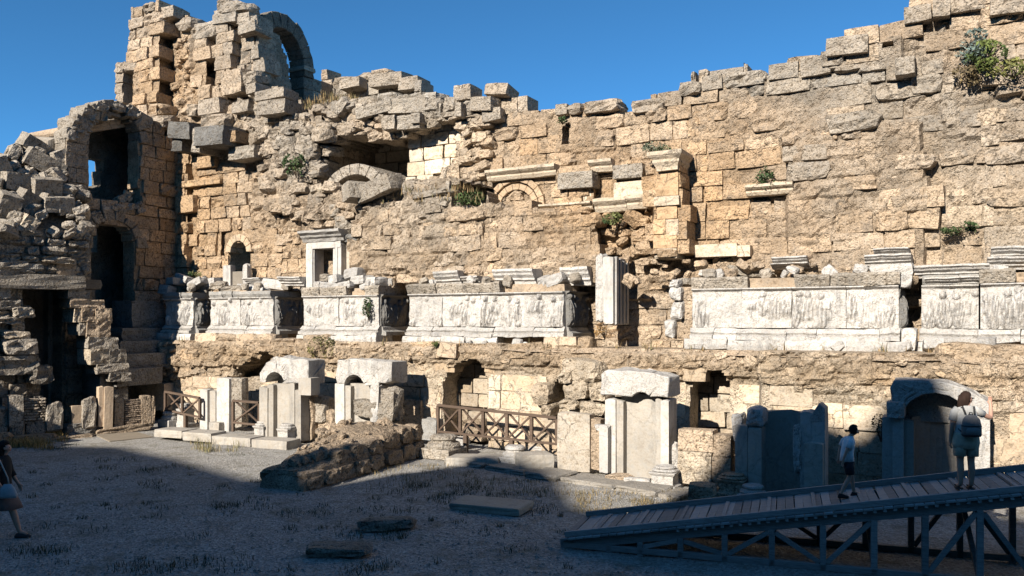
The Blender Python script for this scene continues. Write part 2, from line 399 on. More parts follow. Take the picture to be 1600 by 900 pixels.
def rocks(T, poly, dfun, n, size, lib='rough', seed=5, depth=None, tilt=.35, col=None, tintmul=1., flat=.7, d0=0.):
    rg = random.Random(seed); xs = [p[0] for p in poly]; ys = [p[1] for p in poly]; c = 0; t = 0
    while c < n and t < n * 30:
        t += 1; px = rg.uniform(min(xs), max(xs)); py = rg.uniform(min(ys), max(ys))
        if not bool(inpoly(poly, px, py)): continue
        d = dfun(px, py); ss, z = [float(v) for v in T.F.sz(px, py, d)]
        a = size[0] * (size[1] / size[0]) ** (rg.random() ** 1.4); b = a * rg.uniform(.5, flat); dp = a * rg.uniform(.6, 1.)
        cc = (tint_at(px, py) if col is None else np.asarray(col)) * rg.uniform(.8, 1.18) * tintmul
        T.add(ss - a / 2, ss + a / 2, z - b / 2, z + b / 2, d + dp * .3, dp, lib if rg.random() < .88 else 'rock' if lib in ('rough', 'ash') else lib, cc, tuple(rg.gauss(0, tilt) for _ in range(3)))
        c += 1
# --- small builders
def prism(pts, y0, y1, name, mat, bev=0., cuts=0, amp=0., seed=1):
    """polygon in x,z extruded from y0 (front) to y1"""
    bm = bmesh.new(); f = [bm.verts.new((x, y0, z)) for x, z in pts]; b = [bm.verts.new((x, y1, z)) for x, z in pts]; n = len(pts)
    bm.faces.new(f); bm.faces.new(b[::-1])
    for i in range(n): bm.faces.new((f[(i + 1) % n], f[i], b[i], b[(i + 1) % n]))
    bmesh.ops.recalc_face_normals(bm, faces=bm.faces)
    if bev: bmesh.ops.bevel(bm, geom=[e for e in bm.edges if len(e.link_faces) == 2 and e.calc_face_angle(0) > .5], offset=bev, segments=1, affect='EDGES')
    if cuts:
        bmesh.ops.triangulate(bm, faces=bm.faces)
        for _ in range(cuts): bmesh.ops.subdivide_edges(bm, edges=[e for e in bm.edges if e.calc_length() > .12], cuts=1)
    me = bpy.data.meshes.new(name); bm.to_mesh(me); bm.free(); me.materials.append(M[mat])
    if amp: rough(me, amp, seed)
    return me
def rough(me, amp, seed=1, fq=5.):
    co = np.empty(len(me.vertices) * 3); me.vertices.foreach_get('co', co); co = co.reshape(-1, 3)
    for ax in range(3): co[:, ax] += amp * fbm(co[:, 0] * fq, co[:, 1] * fq + ax * 7, co[:, 2] * fq, seed, 3)
    me.vertices.foreach_set('co', co.ravel()); me.update()
def prism_z(pts, z0, z1, name, mat, nz=6, amp=0., seed=1, ztop=None):
    """plan polygon (x, y) raised from z0 to z1; ztop(x, y) may give a ragged top"""
    V, Fc = [], []; n = len(pts)
    for k in range(nz + 1):
        for x, y in pts:
            zt = ztop(x, y) if ztop else z1; V.append((x, y, z0 + (zt - z0) * k / nz))
    for k in range(nz):
        for i in range(n): Fc.append((k * n + i, k * n + (i + 1) % n, (k + 1) * n + (i + 1) % n, (k + 1) * n + i))
    Fc.append(tuple(range(n))[::-1]); Fc.append(tuple(nz * n + i for i in range(n)))
    bm = bmesh.new(); me = mesh_from(name, V, Fc, mat); bm.from_mesh(me); bmesh.ops.recalc_face_normals(bm, faces=bm.faces); bm.to_mesh(me); bm.free()
    if amp: rough(me, amp, seed)
    return me
def lathe(prof, name, mat, seg=20, square=False, amp=0., seed=1, smooth=False):
    V, Fc = [], []
    n = 4 if square else seg
    for r, z in prof:
        for i in range(n):
            a = 2 * math.pi * (i + (.5 if square else 0)) / n; k = math.sqrt(2) if square else 1
            V.append((r * k * math.cos(a), r * k * math.sin(a), z))
    for j in range(len(prof) - 1):
        for i in range(n): Fc.append((j * n + i, j * n + (i + 1) % n, (j + 1) * n + (i + 1) % n, (j + 1) * n + i))
    Fc.append(tuple(range(n))[::-1]); Fc.append(tuple((len(prof) - 1) * n + i for i in range(n)))
    me = mesh_from(name, V, Fc, mat, smooth)
    if amp: rough(me, amp, seed)
    return me
def sweep(path, prof, name, mat):
    """profile (d out, z) swept along x from path[0] to path[1] with ends closed: a moulding"""
    V, Fc = [], []; n = len(prof); xs = path
    for x in xs:
        for d, z in prof: V.append((x, -d, z))
    for j in range(len(xs) - 1):
        for i in range(n): Fc.append((j * n + i, j * n + (i + 1) % n, (j + 1) * n + (i + 1) % n, (j + 1) * n + i))
    Fc.append(tuple(range(n))); Fc.append(tuple((len(xs) - 1) * n + i for i in range(n))[::-1])
    me = mesh_from(name, V, Fc, mat); bm = bmesh.new(); bm.from_mesh(me); bmesh.ops.recalc_face_normals(bm, faces=bm.faces); bm.to_mesh(me); bm.free(); return me
def beam(a, b, wx, wy, name, mat, up=(0, 0, 1)):
    a, b = Vector(a), Vector(b); t = (b - a).normalized(); u = Vector(up)
    x = t.cross(u)
    if x.length < 1e-3: x = t.cross(Vector((0, 1, 0)))
    x.normalize(); y = x.cross(t).normalized(); V = []
    for p in (a, b):
        for i, j in ((-1, -1), (1, -1), (1, 1), (-1, 1)): V.append(p + x * i * wx / 2 + y * j * wy / 2)
    me = mesh_from(name, V, [(0, 1, 2, 3), (7, 6, 5, 4), (0, 4, 5, 1), (1, 5, 6, 2), (2, 6, 7, 3), (3, 7, 4, 0)], mat)
    bm = bmesh.new(); bm.from_mesh(me); bmesh.ops.recalc_face_normals(bm, faces=bm.faces)
    bmesh.ops.bevel(bm, geom=bm.edges[:], offset=min(wx, wy) * .07, segments=1, affect='EDGES'); bm.to_mesh(me); bm.free(); return me
# ------------------------------------------------------------------ ground
def ground_mat():
    m, t, b = newmat('gravel_ground'); L = t.links
    pos = t.nodes.new('ShaderNodeNewGeometry').outputs['Position']
    n1 = N(t, 'ShaderNodeTexNoise', i_Scale=.35, i_Detail=6., i_Roughness=.6); L.new(pos, n1.inputs[0])
    n2 = N(t, 'ShaderNodeTexNoise', i_Scale=14., i_Detail=6., i_Roughness=.7); L.new(pos, n2.inputs[0])
    vo = N(t, 'ShaderNodeTexVoronoi', i_Scale=24.); L.new(pos, vo.inputs[0])
    n3 = N(t, 'ShaderNodeTexNoise', i_Scale=1.6, i_Detail=8., i_Roughness=.7); L.new(pos, n3.inputs[0])
    c = ramp(t, vo.outputs['Color'], [(.1, (.25, .235, .215)), (.5, (.37, .35, .32)), (.9, (.47, .45, .41))])
    c = mixc(t, 'MULTIPLY', .8, c, ramp(t, n2.outputs[0], [(.3, .62), (.65, 1.12)]))
    c = mixc(t, 'MIX', ramp(t, n3.outputs[0], [(.52, 0.), (.66, .75)]), c, (.17, .15, .105))
    c = mixc(t, 'MIX', ramp(t, n1.outputs[0], [(.47, 0.), (.62, .3)]), c, (.17, .145, .105))
    L.new(c, b.inputs['Base Color']); b.inputs['Roughness'].default_value = .95; b.inputs['Specular IOR Level'].default_value = .1
    h = mixc(t, 'ADD', .6, vo.outputs['Distance'], n2.outputs[0])
    bp = N(t, 'ShaderNodeBump', i_Strength=.7, i_Distance=.04); L.new(h, bp.inputs['Height']); L.new(bp.outputs[0], b.inputs['Normal'])
    return m
M['ground'] = ground_mat()
def gz(x, y):
    """height of the ground"""
    return .035 * fbm(np.asarray(x) * .5, np.asarray(y) * .5, 0, 5, 3) + .015 * fbm(np.asarray(x) * 3, np.asarray(y) * 3, 0, 8, 2) - .02
def ground():
    xs = np.concatenate([np.linspace(-300, -22, 16), np.linspace(-20, 14, 171), np.linspace(16, 300, 16)])
    ys = np.concatenate([np.linspace(-120, 6, 14), np.linspace(8, 36, 141), np.linspace(38, 420, 18)])
    X, Y = np.meshgrid(xs, ys, indexing='ij'); Z = gz(X, Y); ny = len(ys)
    V = np.stack([X, Y, Z], -1).reshape(-1, 3)
    F = [(i * ny + j, (i + 1) * ny + j, (i + 1) * ny + j + 1, i * ny + j + 1) for i in range(len(xs) - 1) for j in range(ny - 1)]
    structure('ground', mesh_from('ground', V, F, 'ground', True))
ground()
# ------------------------------------------------------------------ the theatre's seating bank behind the viewer, whose unseen rim is shaped to shade the orchestra
def seating():
    cx, cy, r0, rr = 0., 14., 13.2, 40.
    # rim heights shaped so the shadow ends as wanted on orchestra and niches
    def onwall(px, py, d): s, z = FW.sz(px, py, d); return FW.w(float(s), d, float(z))
    pts = []
    for px, py in ((-220, 700), (-100, 700), (0, 698), (110, 696), (190, 698), (280, 717), (400, 750), (470, 766), (600, 742), (690, 716), (780, 719), (866, 738), (884, 768), (905, 794), (950, 802), (990, 806)):
        x, y = gp(px, py); pts.append(Vector((x, y, 0)))
    for px, py, d in ((1110, 772, 2.0), (1150, 730, 2.0), (1172, 660, 2.0), (1200, 632, 2.0), (1286, 628, 2.0), (1340, 690, .9), (1385, 580, 2.0), (1425, 566, 2.0), (1466, 570, 2.0), (1480, 620, 2.0), (1490, 800, 1.9), (1560, 830, 1.6), (1680, 850, 1.)):
        pts.append(onwall(px, py, d))
    prof = []
    for p in pts:      # the point where the ray from p towards the sun meets the rim circle
        dx, dy = p.x - cx, p.y - cy; sx, sy = SDIR.x, SDIR.y; a = sx * sx + sy * sy; b = 2 * (dx * sx + dy * sy); c = dx * dx + dy * dy - rr * rr
        t = (-b + math.sqrt(b * b - 4 * a * c)) / (2 * a); v = p + SDIR * t; prof.append((math.atan2(v.x - cx, -(v.y - cy)), v.z))
    prof.sort()
    A = [a for a, _ in prof]; Hh = [h for _, h in prof]
    T = Thing('theatre_seating_bank', 'tall curved bank of stone seats with an unseen rim wall shaped for its shadow', 'seating bank', Frame(0, -8, 0))
    n = 90; a0, a1 = -1.95, 1.15
    def ring(rows, name, mat, col):
        V, F = [], []; m = len(rows(0.))
        for i in range(n + 1):
            th = a0 + (a1 - a0) * i / n
            for r, z in rows(th): V.append((cx + r * math.sin(th), cy - r * math.cos(th) + 8, z))
        for i in range(n):
            for j in range(m - 1): F.append((i * m + j, i * m + j + 1, (i + 1) * m + j + 1, (i + 1) * m + j))
        return T.part(name, mesh_from(name, V, F, mat, False, [col] * len(V)))
    def tiers(th):
        L = [(r0, -.3)]
        for k in range(34):
            r = r0 + .76 * k; z = .42 * (k + 1); L += [(r, z), (r + .76, z)]
        return L
    ring(tiers, 'seat_row', 'lime', (.36, .34, .30))
    def wall(th):
        h = float(np.interp(th, A, Hh)); return [(rr - .6, 13.5), (rr, 14.), (rr, h), (rr + 1.2, h), (rr + 1.2, -.3)]
    n = 420
    ring(wall, 'shade_rim_wall', 'lime', (.40, .36, .30))
seating()
# ------------------------------------------------------------------ stage wall, right part
SW_TOP = [(765, 138), (790, 142), (800, 151), (815, 149), (832, 165), (850, 160), (885, 162), (910, 157), (965, 151), (968, 167), (985, 167), (1040, 152), (1060, 148), (1060, 128), (1128, 113), (1197, 108), (1250, 95), (1290, 90), (1290, 66), (1357, 53), (1375, 45), (1410, 35), (1412, 12), (1455, 5), (1458, 0), (1480, -5), (1980, -150)]
SW = SW_TOP + [(1980, 580), (752, 548), (752, 330), (762, 280), (760, 190), (758, 160)]
def stage_wall():
    T = Thing('stage_wall', 'long ochre ashlar wall of the ruined theatre stage, rising towards the right under the sky', 'ruined wall', FW, 6., -1.8, 4.9)
    ov = [([(750, 318), (800, 322), (870, 326), (932, 336), (938, 442), (750, 442)], -1.0),
          ([(868, 262), (926, 258), (926, 330), (868, 330)], -1.42),
          ([(958, 240), (1010, 250), (1010, 330), (958, 330)], -1.5),
          ([(1022, 262), (1062, 258), (1062, 402), (1022, 402)], -1.0),
          ([(880, 185), (960, 180), (960, 235), (880, 240)], -1.72),
          ([(1238, 215), (1262, 204), (1300, 180), (1400, 195), (1436, 185), (1452, 300), (1446, 380), (1440, 470), (1236, 470), (1230, 330)], -1.5),
          ([(1290, 50), (1412, 20), (1412, 110), (1290, 112)], -1.62),
          ([(1540, -30), (1980, -40), (1980, 150), (1560, 150)], -1.6)]
    df = dmap(FW, -1.8, ov)
    er = erosion([([(750, 322), (935, 335), (938, 440), (750, 440)], .5), ([(1240, 180), (1420, 190), (1455, 300), (1440, 370), (1330, 320), (1240, 290)], .45), ([(1450, 130), (1980, 110), (1980, 210), (1480, 215)], .45),
                  ([(1400, 60), (1480, 30), (1480, 120), (1420, 170)], .5), ([(1080, 150), (1200, 130), (1200, 160), (1080, 180)], .4), ([(940, 380), (1100, 395), (1300, 400), (1300, 470), (940, 470)], .8), ([(1180, 290), (1330, 300), (1330, 380), (1180, 380)], .45), ([(760, 170), (960, 160), (1000, 260), (760, 270)], .28), ([(1080, 150), (1290, 110), (1290, 190), (1080, 210)], .25)], .1)
    H = [[(1098, 402), (1140, 400), (1140, 412), (1098, 412)], [(878, 195), (888, 192), (888, 225), (878, 228)], [(1376, 62), (1396, 60), (1396, 74), (1376, 76)]]
    masonry(T, SW, -1.8, (.40, .56), (.5, 1.25), .75, 'ash', H, df, .032, .014, er, 11, 7.)
    core(T, SW, -1.8, H, df, .085, 1.1, er, .085, .09, seed=3, topcut=.3)
    b = T.bpx
    # hand-placed blocks
    for (x0, x1, y0, y1, d, dep) in ((1060, 1096, 127, 148, -1.62, .8), (1096, 1128, 117, 140, -1.7, .8), (1130, 1196, 110, 134, -1.7, .8), (1290, 1357, 55, 84, -1.45, .9), (1412, 1456, 8, 34, -1.5, .9), (1456, 1484, -4, 24, -1.45, .9), (1484, 1542, -14, 16, -1.6, .9), (1546, 1604, -14, 20, -1.35, 1.),
            (910, 966, 155, 174, -1.6, .8), (867, 885, 163, 180, -1.6, .7), (886, 908, 160, 178, -1.62, .7), (1288, 1376, 172, 206, -1.35, .8), (1398, 1430, 88, 116, -1.3, .7), (1222, 1292, 226, 250, -1.4, .6), (1224, 1300, 250, 281, -1.38, .7), (1436, 1474, 90, 118, -1.7, .7), (1420, 1474, 116, 146, -1.68, .7), (1250, 1298, 88, 118, -1.66, .8), (1200, 1248, 98, 122, -1.7, .8), (984, 1040, 155, 176, -1.7, .8)):
        b('stone', x0, x1, y0, y1, d, dep, 'rough' if R.random() < .4 else 'ash', tint_at((x0 + x1) / 2, (y0 + y1) / 2) * .35 + GRY * .65, tuple(R.gauss(0, .025) for _ in range(3)))
    # dressed facade remnant: pilaster, cornice strips, panels, blind arch
    for (x0, x1, y0, y1, d, dep, c) in ((1024, 1060, 268, 306, -.92, 1., OCH), (1021, 1061, 306, 321, -.84, 1.05, CRE), (1026, 1058, 321, 342, -.92, 1., OCH), (1020, 1040, 342, 366, -.94, 1., OCH), (1040, 1060, 342, 368, -.92, 1., BEI), (1020, 1058, 366, 388, -.94, 1., OCH), (1022, 1058, 388, 404, -.94, 1., CRE * .95)):
        b('pilaster_block', x0, x1, y0, y1, d, dep, 'fine', c * R.uniform(.92, 1.06))
    for (x0, x1, y0, y1, d, dep, c, lib) in ((870, 926, 268, 294, -1.22, .7, GRY, 'ash'), (873, 924, 294, 320, -1.5, .6, CRE * .9, 'fine'), (957, 1004, 256, 278, -1.3, .7, GRY, 'ash'), (958, 1006, 283, 310, -1.45, .5, CRE * 1.12, 'fine'), (872, 925, 318, 328, -1.45, .5, CRE, 'fine'), (1026, 1062, 250, 268, -.9, .9, OCH * .9, 'fine')):
        b('facing_block', x0, x1, y0, y1, d, dep, lib, c)
    for (x0, x1, y0, y1, d) in ((762, 815, 265, 281, -1.55), (815, 870, 259, 276, -1.55), (922, 958, 250, 268, -1.5), (930, 980, 310, 331, -1.45), (980, 1020, 305, 326, -1.45), (845, 926, 318, 330, -1.5), (1166, 1240, 288, 304, -1.5)):
        s0, z1 = [float(v) for v in FW.sz(x0, y0, d)]; s1, z0 = [float(v) for v in FW.sz(x1, y1, d)]
        zc = (float(FW.sz((x0 + x1) / 2, y0, d)[1]) + float(FW.sz((x0 + x1) / 2, y1, d)[1])) / 2; h = abs(float(FW.sz(x0, y0, d)[1]) - float(FW.sz(x0, y1, d)[1]))
        pr = [(-.35, 0), (.0, 0), (.06, h * .3), (.06, h * .45), (.14, h * .6), (.2, h * .75), (.2, h), (-.35, h)]
        me = sweep([0, (s1 - s0) * .33, (s1 - s0) * .66, s1 - s0], pr, 'cornice', 'smooth'); rough(me, .018, int(x0))
        T.part('cornice', me, (s0, d, zc - h / 2), (0, 0, 0), (1, 1, 1), CRE * .95)
    # the projecting capital on the pilaster
    d = -.92; s0 = float(FW.sz(1028, 250, d)[0]); s1 = float(FW.sz(1060, 250, d)[0]); z = float(FW.sz(1050, 267, d)[1])
    V = []; prf = [(.0, 0), (.02, .1), (.06, .18), (.1, .23), (.1, .3), (.17, .38), (.21, .43), (.21, .53)]; Fc = []
    for o, zz in prf:
        for x, y in ((s0 - o, -d - o - .1), (s1 + o * .9, -d - o - .1), (s1 + o * .9, -d + .75), (s0 - o, -d + .75)): V.append((x - T.o[0], y + T.o[1], z + zz - T.o[2]))
    for j in range(len(prf) - 1):
        for i in range(4): Fc.append((j * 4 + i, j * 4 + (i + 1) % 4, j * 4 + 4 + (i + 1) % 4, j * 4 + 4 + i))
    Fc.append((3, 2, 1, 0)); Fc.append(tuple(len(prf) * 4 - 4 + i for i in range(4)))
    me = mesh_from('pilaster_capital', V, Fc, 'smooth'); rough(me, .03, 4); o = link('pilaster_capital', me, T.e, col=CRE * .9)
    # blind arch ring of wedge stones
    cs, cz = [float(v) for v in FW.sz(803, 326, -1.62)]
    for rr_ in (.62, .86):
        for k in range(9):
            a0, a1 = math.pi * k / 9, math.pi * (k + .96) / 9
            pts = [(cs + r * math.cos(a) - T.o[0], cz + r * math.sin(a) - T.o[2]) for r, a in ((rr_, a0), (rr_ + .19, a0), (rr_ + .19, a1), (rr_, a1))]
            T.part('voussoir', prism(pts, 1.68 + T.o[1] + (.0 if rr_ > .7 else .05), 1.95 + T.o[1], 'voussoir', 'smooth', .012), (T.o[0], T.o[1], T.o[2]), col=OCH * .45 + BEI * .5)
    # pale lintel over the small drain hole
    b('lintel', 1084, 1152, 381, 401, -1.45, .5, 'fine', CRE * 1.1); b('lintel', 1150, 1172, 383, 401, -1.5, .5, 'fine', CRE)
    rocks(T, [(940, 395), (1000, 392), (1110, 412), (1300, 410), (1440, 415), (1440, 440), (940, 440)], lambda x, y: -1.5 + (y - 400) / 40. * .9, 70, (.12, .42), 'rough', 21, tilt=.4)
    rocks(T, [(938, 330), (1010, 335), (1015, 395), (945, 400)], lambda x, y: -1.55, 16, (.25, .7), 'rough', 22, tilt=.3)
    rocks(T, [(690, 318), (930, 328), (935, 345), (760, 345)], lambda x, y: -1.2, 40, (.15, .5), 'rough', 23, tilt=.4)
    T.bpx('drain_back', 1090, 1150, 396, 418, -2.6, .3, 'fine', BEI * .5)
    T.flush()
stage_wall()
# ------------------------------------------------------------------ collapsed vault in the middle
VTOP = [(485, 168), (500, 150), (500, 112), (530, 118), (575, 118), (600, 110), (625, 120), (655, 120), (660, 135), (672, 148), (700, 150), (712, 138), (735, 138), (740, 150), (765, 135)]
def vault_ruin():
    T = Thing('vault_ruin', 'collapsed rubble vault with a cream back wall in the middle of the stage ruin', 'ruined vault', FW, -7., -1.8, 4.9)
    P = VTOP + [(762, 200), (763, 280), (755, 330), (755, 545), (480, 535), (480, 175)]
    V = [(503, 285), (498, 262), (502, 240), (510, 222), (522, 208), (545, 203), (575, 210), (600, 214), (625, 208), (642, 199), (666, 190), (690, 188), (712, 190), (718, 212), (716, 240), (700, 268), (655, 282), (612, 300), (560, 302), (530, 298)]
    ov = [([(548, 442), (546, 345), (570, 318), (600, 300), (650, 284), (700, 276), (755, 288), (770, 330), (770, 442)], -.95), ([(480, 345), (548, 345), (548, 470), (480, 470)], -1.7),
          ([(500, 100), (665, 108), (640, 150), (560, 158), (500, 155)], -2.5), ([(455, 185), (500, 180), (500, 330), (455, 330)], -1.5), ([(500, 290), (590, 300), (560, 345), (490, 345)], -1.35), ([(660, 145), (760, 145), (760, 185), (680, 190), (640, 178)], -1.55)]
    df = dmap(FW, -1.8, ov)
    er = erosion([([(546, 318), (600, 300), (690, 290), (760, 330), (760, 430), (546, 430)], .55), ([(480, 200), (505, 200), (505, 350), (480, 350)], .85), ([(500, 160), (680, 150), (700, 200), (500, 215)], .62), ([(490, 290), (590, 300), (560, 350), (480, 350)], .9), ([(700, 180), (760, 180), (760, 290), (715, 290)], .6)], .1)
    niche = [(706, 322), (703, 290), (720, 283), (757, 290), (757, 325)]
    masonry(T, P, -1.8, (.36, .52), (.45, 1.0), .8, 'ash', [V, niche], df, .035, .02, er, 31, 5.)
    core(T, P, -1.8, [V, niche], df, .085, 2.9, er, .11, .1, seed=33, topcut=.3)
    # back wall of the vault
    back = [(470, 330), (490, 180), (760, 165), (770, 330)]
    masonry(T, [(470, 330), (490, 180), (640, 180), (640, 330)], -4.6, (.42, .55), (.6, 1.0), .5, 'fine', (), None, .02, 0, None, 35, 9., 1., CRE)
    masonry(T, [(632, 330), (640, 172), (770, 160), (770, 330)], -2.2, (.42, .52), (.5, .85), .6, 'fine', (), None, .03, 0, None, 38, 9., 1., CRE * 1.2)
    core(T, [(450, 360), (470, 180), (640, 185), (760, 172), (780, 360)], -4.75, (), None, .2, .4, None, .02, .02, seed=36, col=CRE)
    core(T, [(695, 335), (695, 280), (762, 280), (762, 335)], -2.3, (), None, .1, .3, None, .05, .1, seed=37, col=BEI * .8)
    sv = float(FW.sz(500, 250, -1.8)[0]); c0 = FW.w(sv, -1.8, 0); FV = Frame(c0.x, c0.y, -61); FT = T.F; oT = T.o
    for row in range(7):
        zz = float(FW.sz(505, 292, -1.8)[1]) + row * .42; a = 0.1 + .05 * row
        while a < 2.7:
            bq = a + R.uniform(.45, .8); v = FV.w((a + bq) / 2, .06 + .05 * row * row / 6, 0); ds = v.x - FW.x, v.y - FW.y; ss = ds[0] * FW.u[0] + ds[1] * FW.u[1]; dd_ = ds[0] * FW.n[0] + ds[1] * FW.n[1]
            T.part('vault_stone', R.choice(LIB['ash']), (ss, dd_, zz + .21), (0, 0, math.pi / 2), (bq - a - .02, .35, .4), BEI * R.uniform(.8, 1.1)); a = bq
    # broken edge of the vault: voussoir stones hanging over the hole
    for i, (x, y, a) in enumerate(((505, 232, .6), (516, 214, .5), (536, 204, .2), (560, 206, .0), (584, 211, -.1), (606, 213, .1), (628, 206, .3), (646, 198, .3), (664, 191, .2), (497, 252, 1.), (494, 272, 1.1), (720, 200, .2), (722, 228, .1), (716, 252, -.2))):
        T.bpx('vault_stone', x - 12, x + 12, y - 9, y + 8, -1.5 - R.uniform(0, .3), .8, 'rough', None, (R.gauss(0, .1), a * .5, R.gauss(0, .1)))
    # crown of the deep vault (rows of wedge stones, seen in the shade)
    # relieving arch low in the recess
    cs, cz = [float(v) for v in FW.sz(552, 318, -1.5)]; n = 7
    for k in range(n):
        a0, a1 = math.radians(28 + 122 * k / n), math.radians(28 + 122 * (k + .94) / n); r0, r1 = 1.02, 1.4
        pts = [(cs + r * 1.12 * math.cos(a) - T.o[0], cz + r * math.sin(a) - T.o[2]) for r, a in ((r0, a0), (r1, a0), (r1, (a0 + a1) / 2), (r1, a1), (r0, a1), (r0, (a0 + a1) / 2))]
        T.part('arch_stone', prism(pts, 1.5 + T.o[1], 3.4 + T.o[1], 'arch_stone', 'lime', .02, 1, .02, k), T.o, col=GRY * 1.1)
    T.bpx('fallen_lintel', 534, 556, 284, 312, -.35, .8, 'ash', GRY * 1.05, (0, -.22, -.5)); T.bpx('fallen_lintel', 553, 614, 279, 305, -.5, .7, 'ash', GRY * .95, (.1, -.24, -.15))
    for (x0, x1, y0, y1, d, c) in ((598, 660, 284, 306, -1.0, GRY), (584, 600, 288, 303, -.8, GRY), (640, 702, 296, 308, -.85, GRY), (688, 704, 308, 322, -.85, GRY), (690, 756, 322, 346, -.8, BEI), (520, 548, 336, 358, -1.1, GRY), (512, 530, 318, 338, -1.2, GRY), (520, 550, 352, 374, -1.2, GRY * .8), (492, 508, 290, 302, -1.2, CRE), (480, 498, 264, 276, -1.2, GRY)):
        T.bpx('stone', x0, x1, y0, y1, d, .7, 'rough', c, tuple(R.gauss(0, .06) for _ in range(3)))
    for (x0, x1, y0, y1, d) in ((668, 690, 160, 176, -1.5), (712, 734, 138, 156, -1.4), (733, 770, 150, 172, -1.3), (757, 792, 132, 150, -1.5), (554, 610, 160, 178, -1.3), (606, 664, 152, 176, -1.4), (642, 656, 176, 192, -1.2), (595, 614, 180, 202, -1.2), (620, 656, 178, 200, -1.3), (622, 652, 120, 140, -1.9), (575, 625, 112, 132, -1.9), (530, 560, 122, 138, -2.), (710, 720, 160, 182, -1.2), (752, 780, 170, 190, -1.4)):
        T.bpx('stone', x0, x1, y0, y1, d, .8, 'ash', tint_at((x0 + x1) / 2, y0) * .5 + GRY * .5, tuple(R.gauss(0, .06) for _ in range(3)))
    rocks(T, [(590, 288), (690, 284), (700, 310), (640, 330), (560, 345), (540, 335)], lambda x, y: -1.05, 55, (.14, .5), 'rough', 41)
    rocks(T, [(480, 200), (505, 190), (500, 290), (590, 305), (555, 350), (480, 340)], lambda x, y: -1.35, 42, (.35, .85), 'rough', 42)
    rocks(T, [(490, 168), (700, 158), (700, 190), (600, 208), (520, 200)], lambda x, y: -1.65, 40, (.3, .75), 'rough', 43)
    rocks(T, [(680, 160), (765, 150), (765, 285), (722, 285), (722, 190)], lambda x, y: -1.62, 40, (.25, .65), 'rough', 44, tilt=.2)
    T.flush()
vault_ruin()
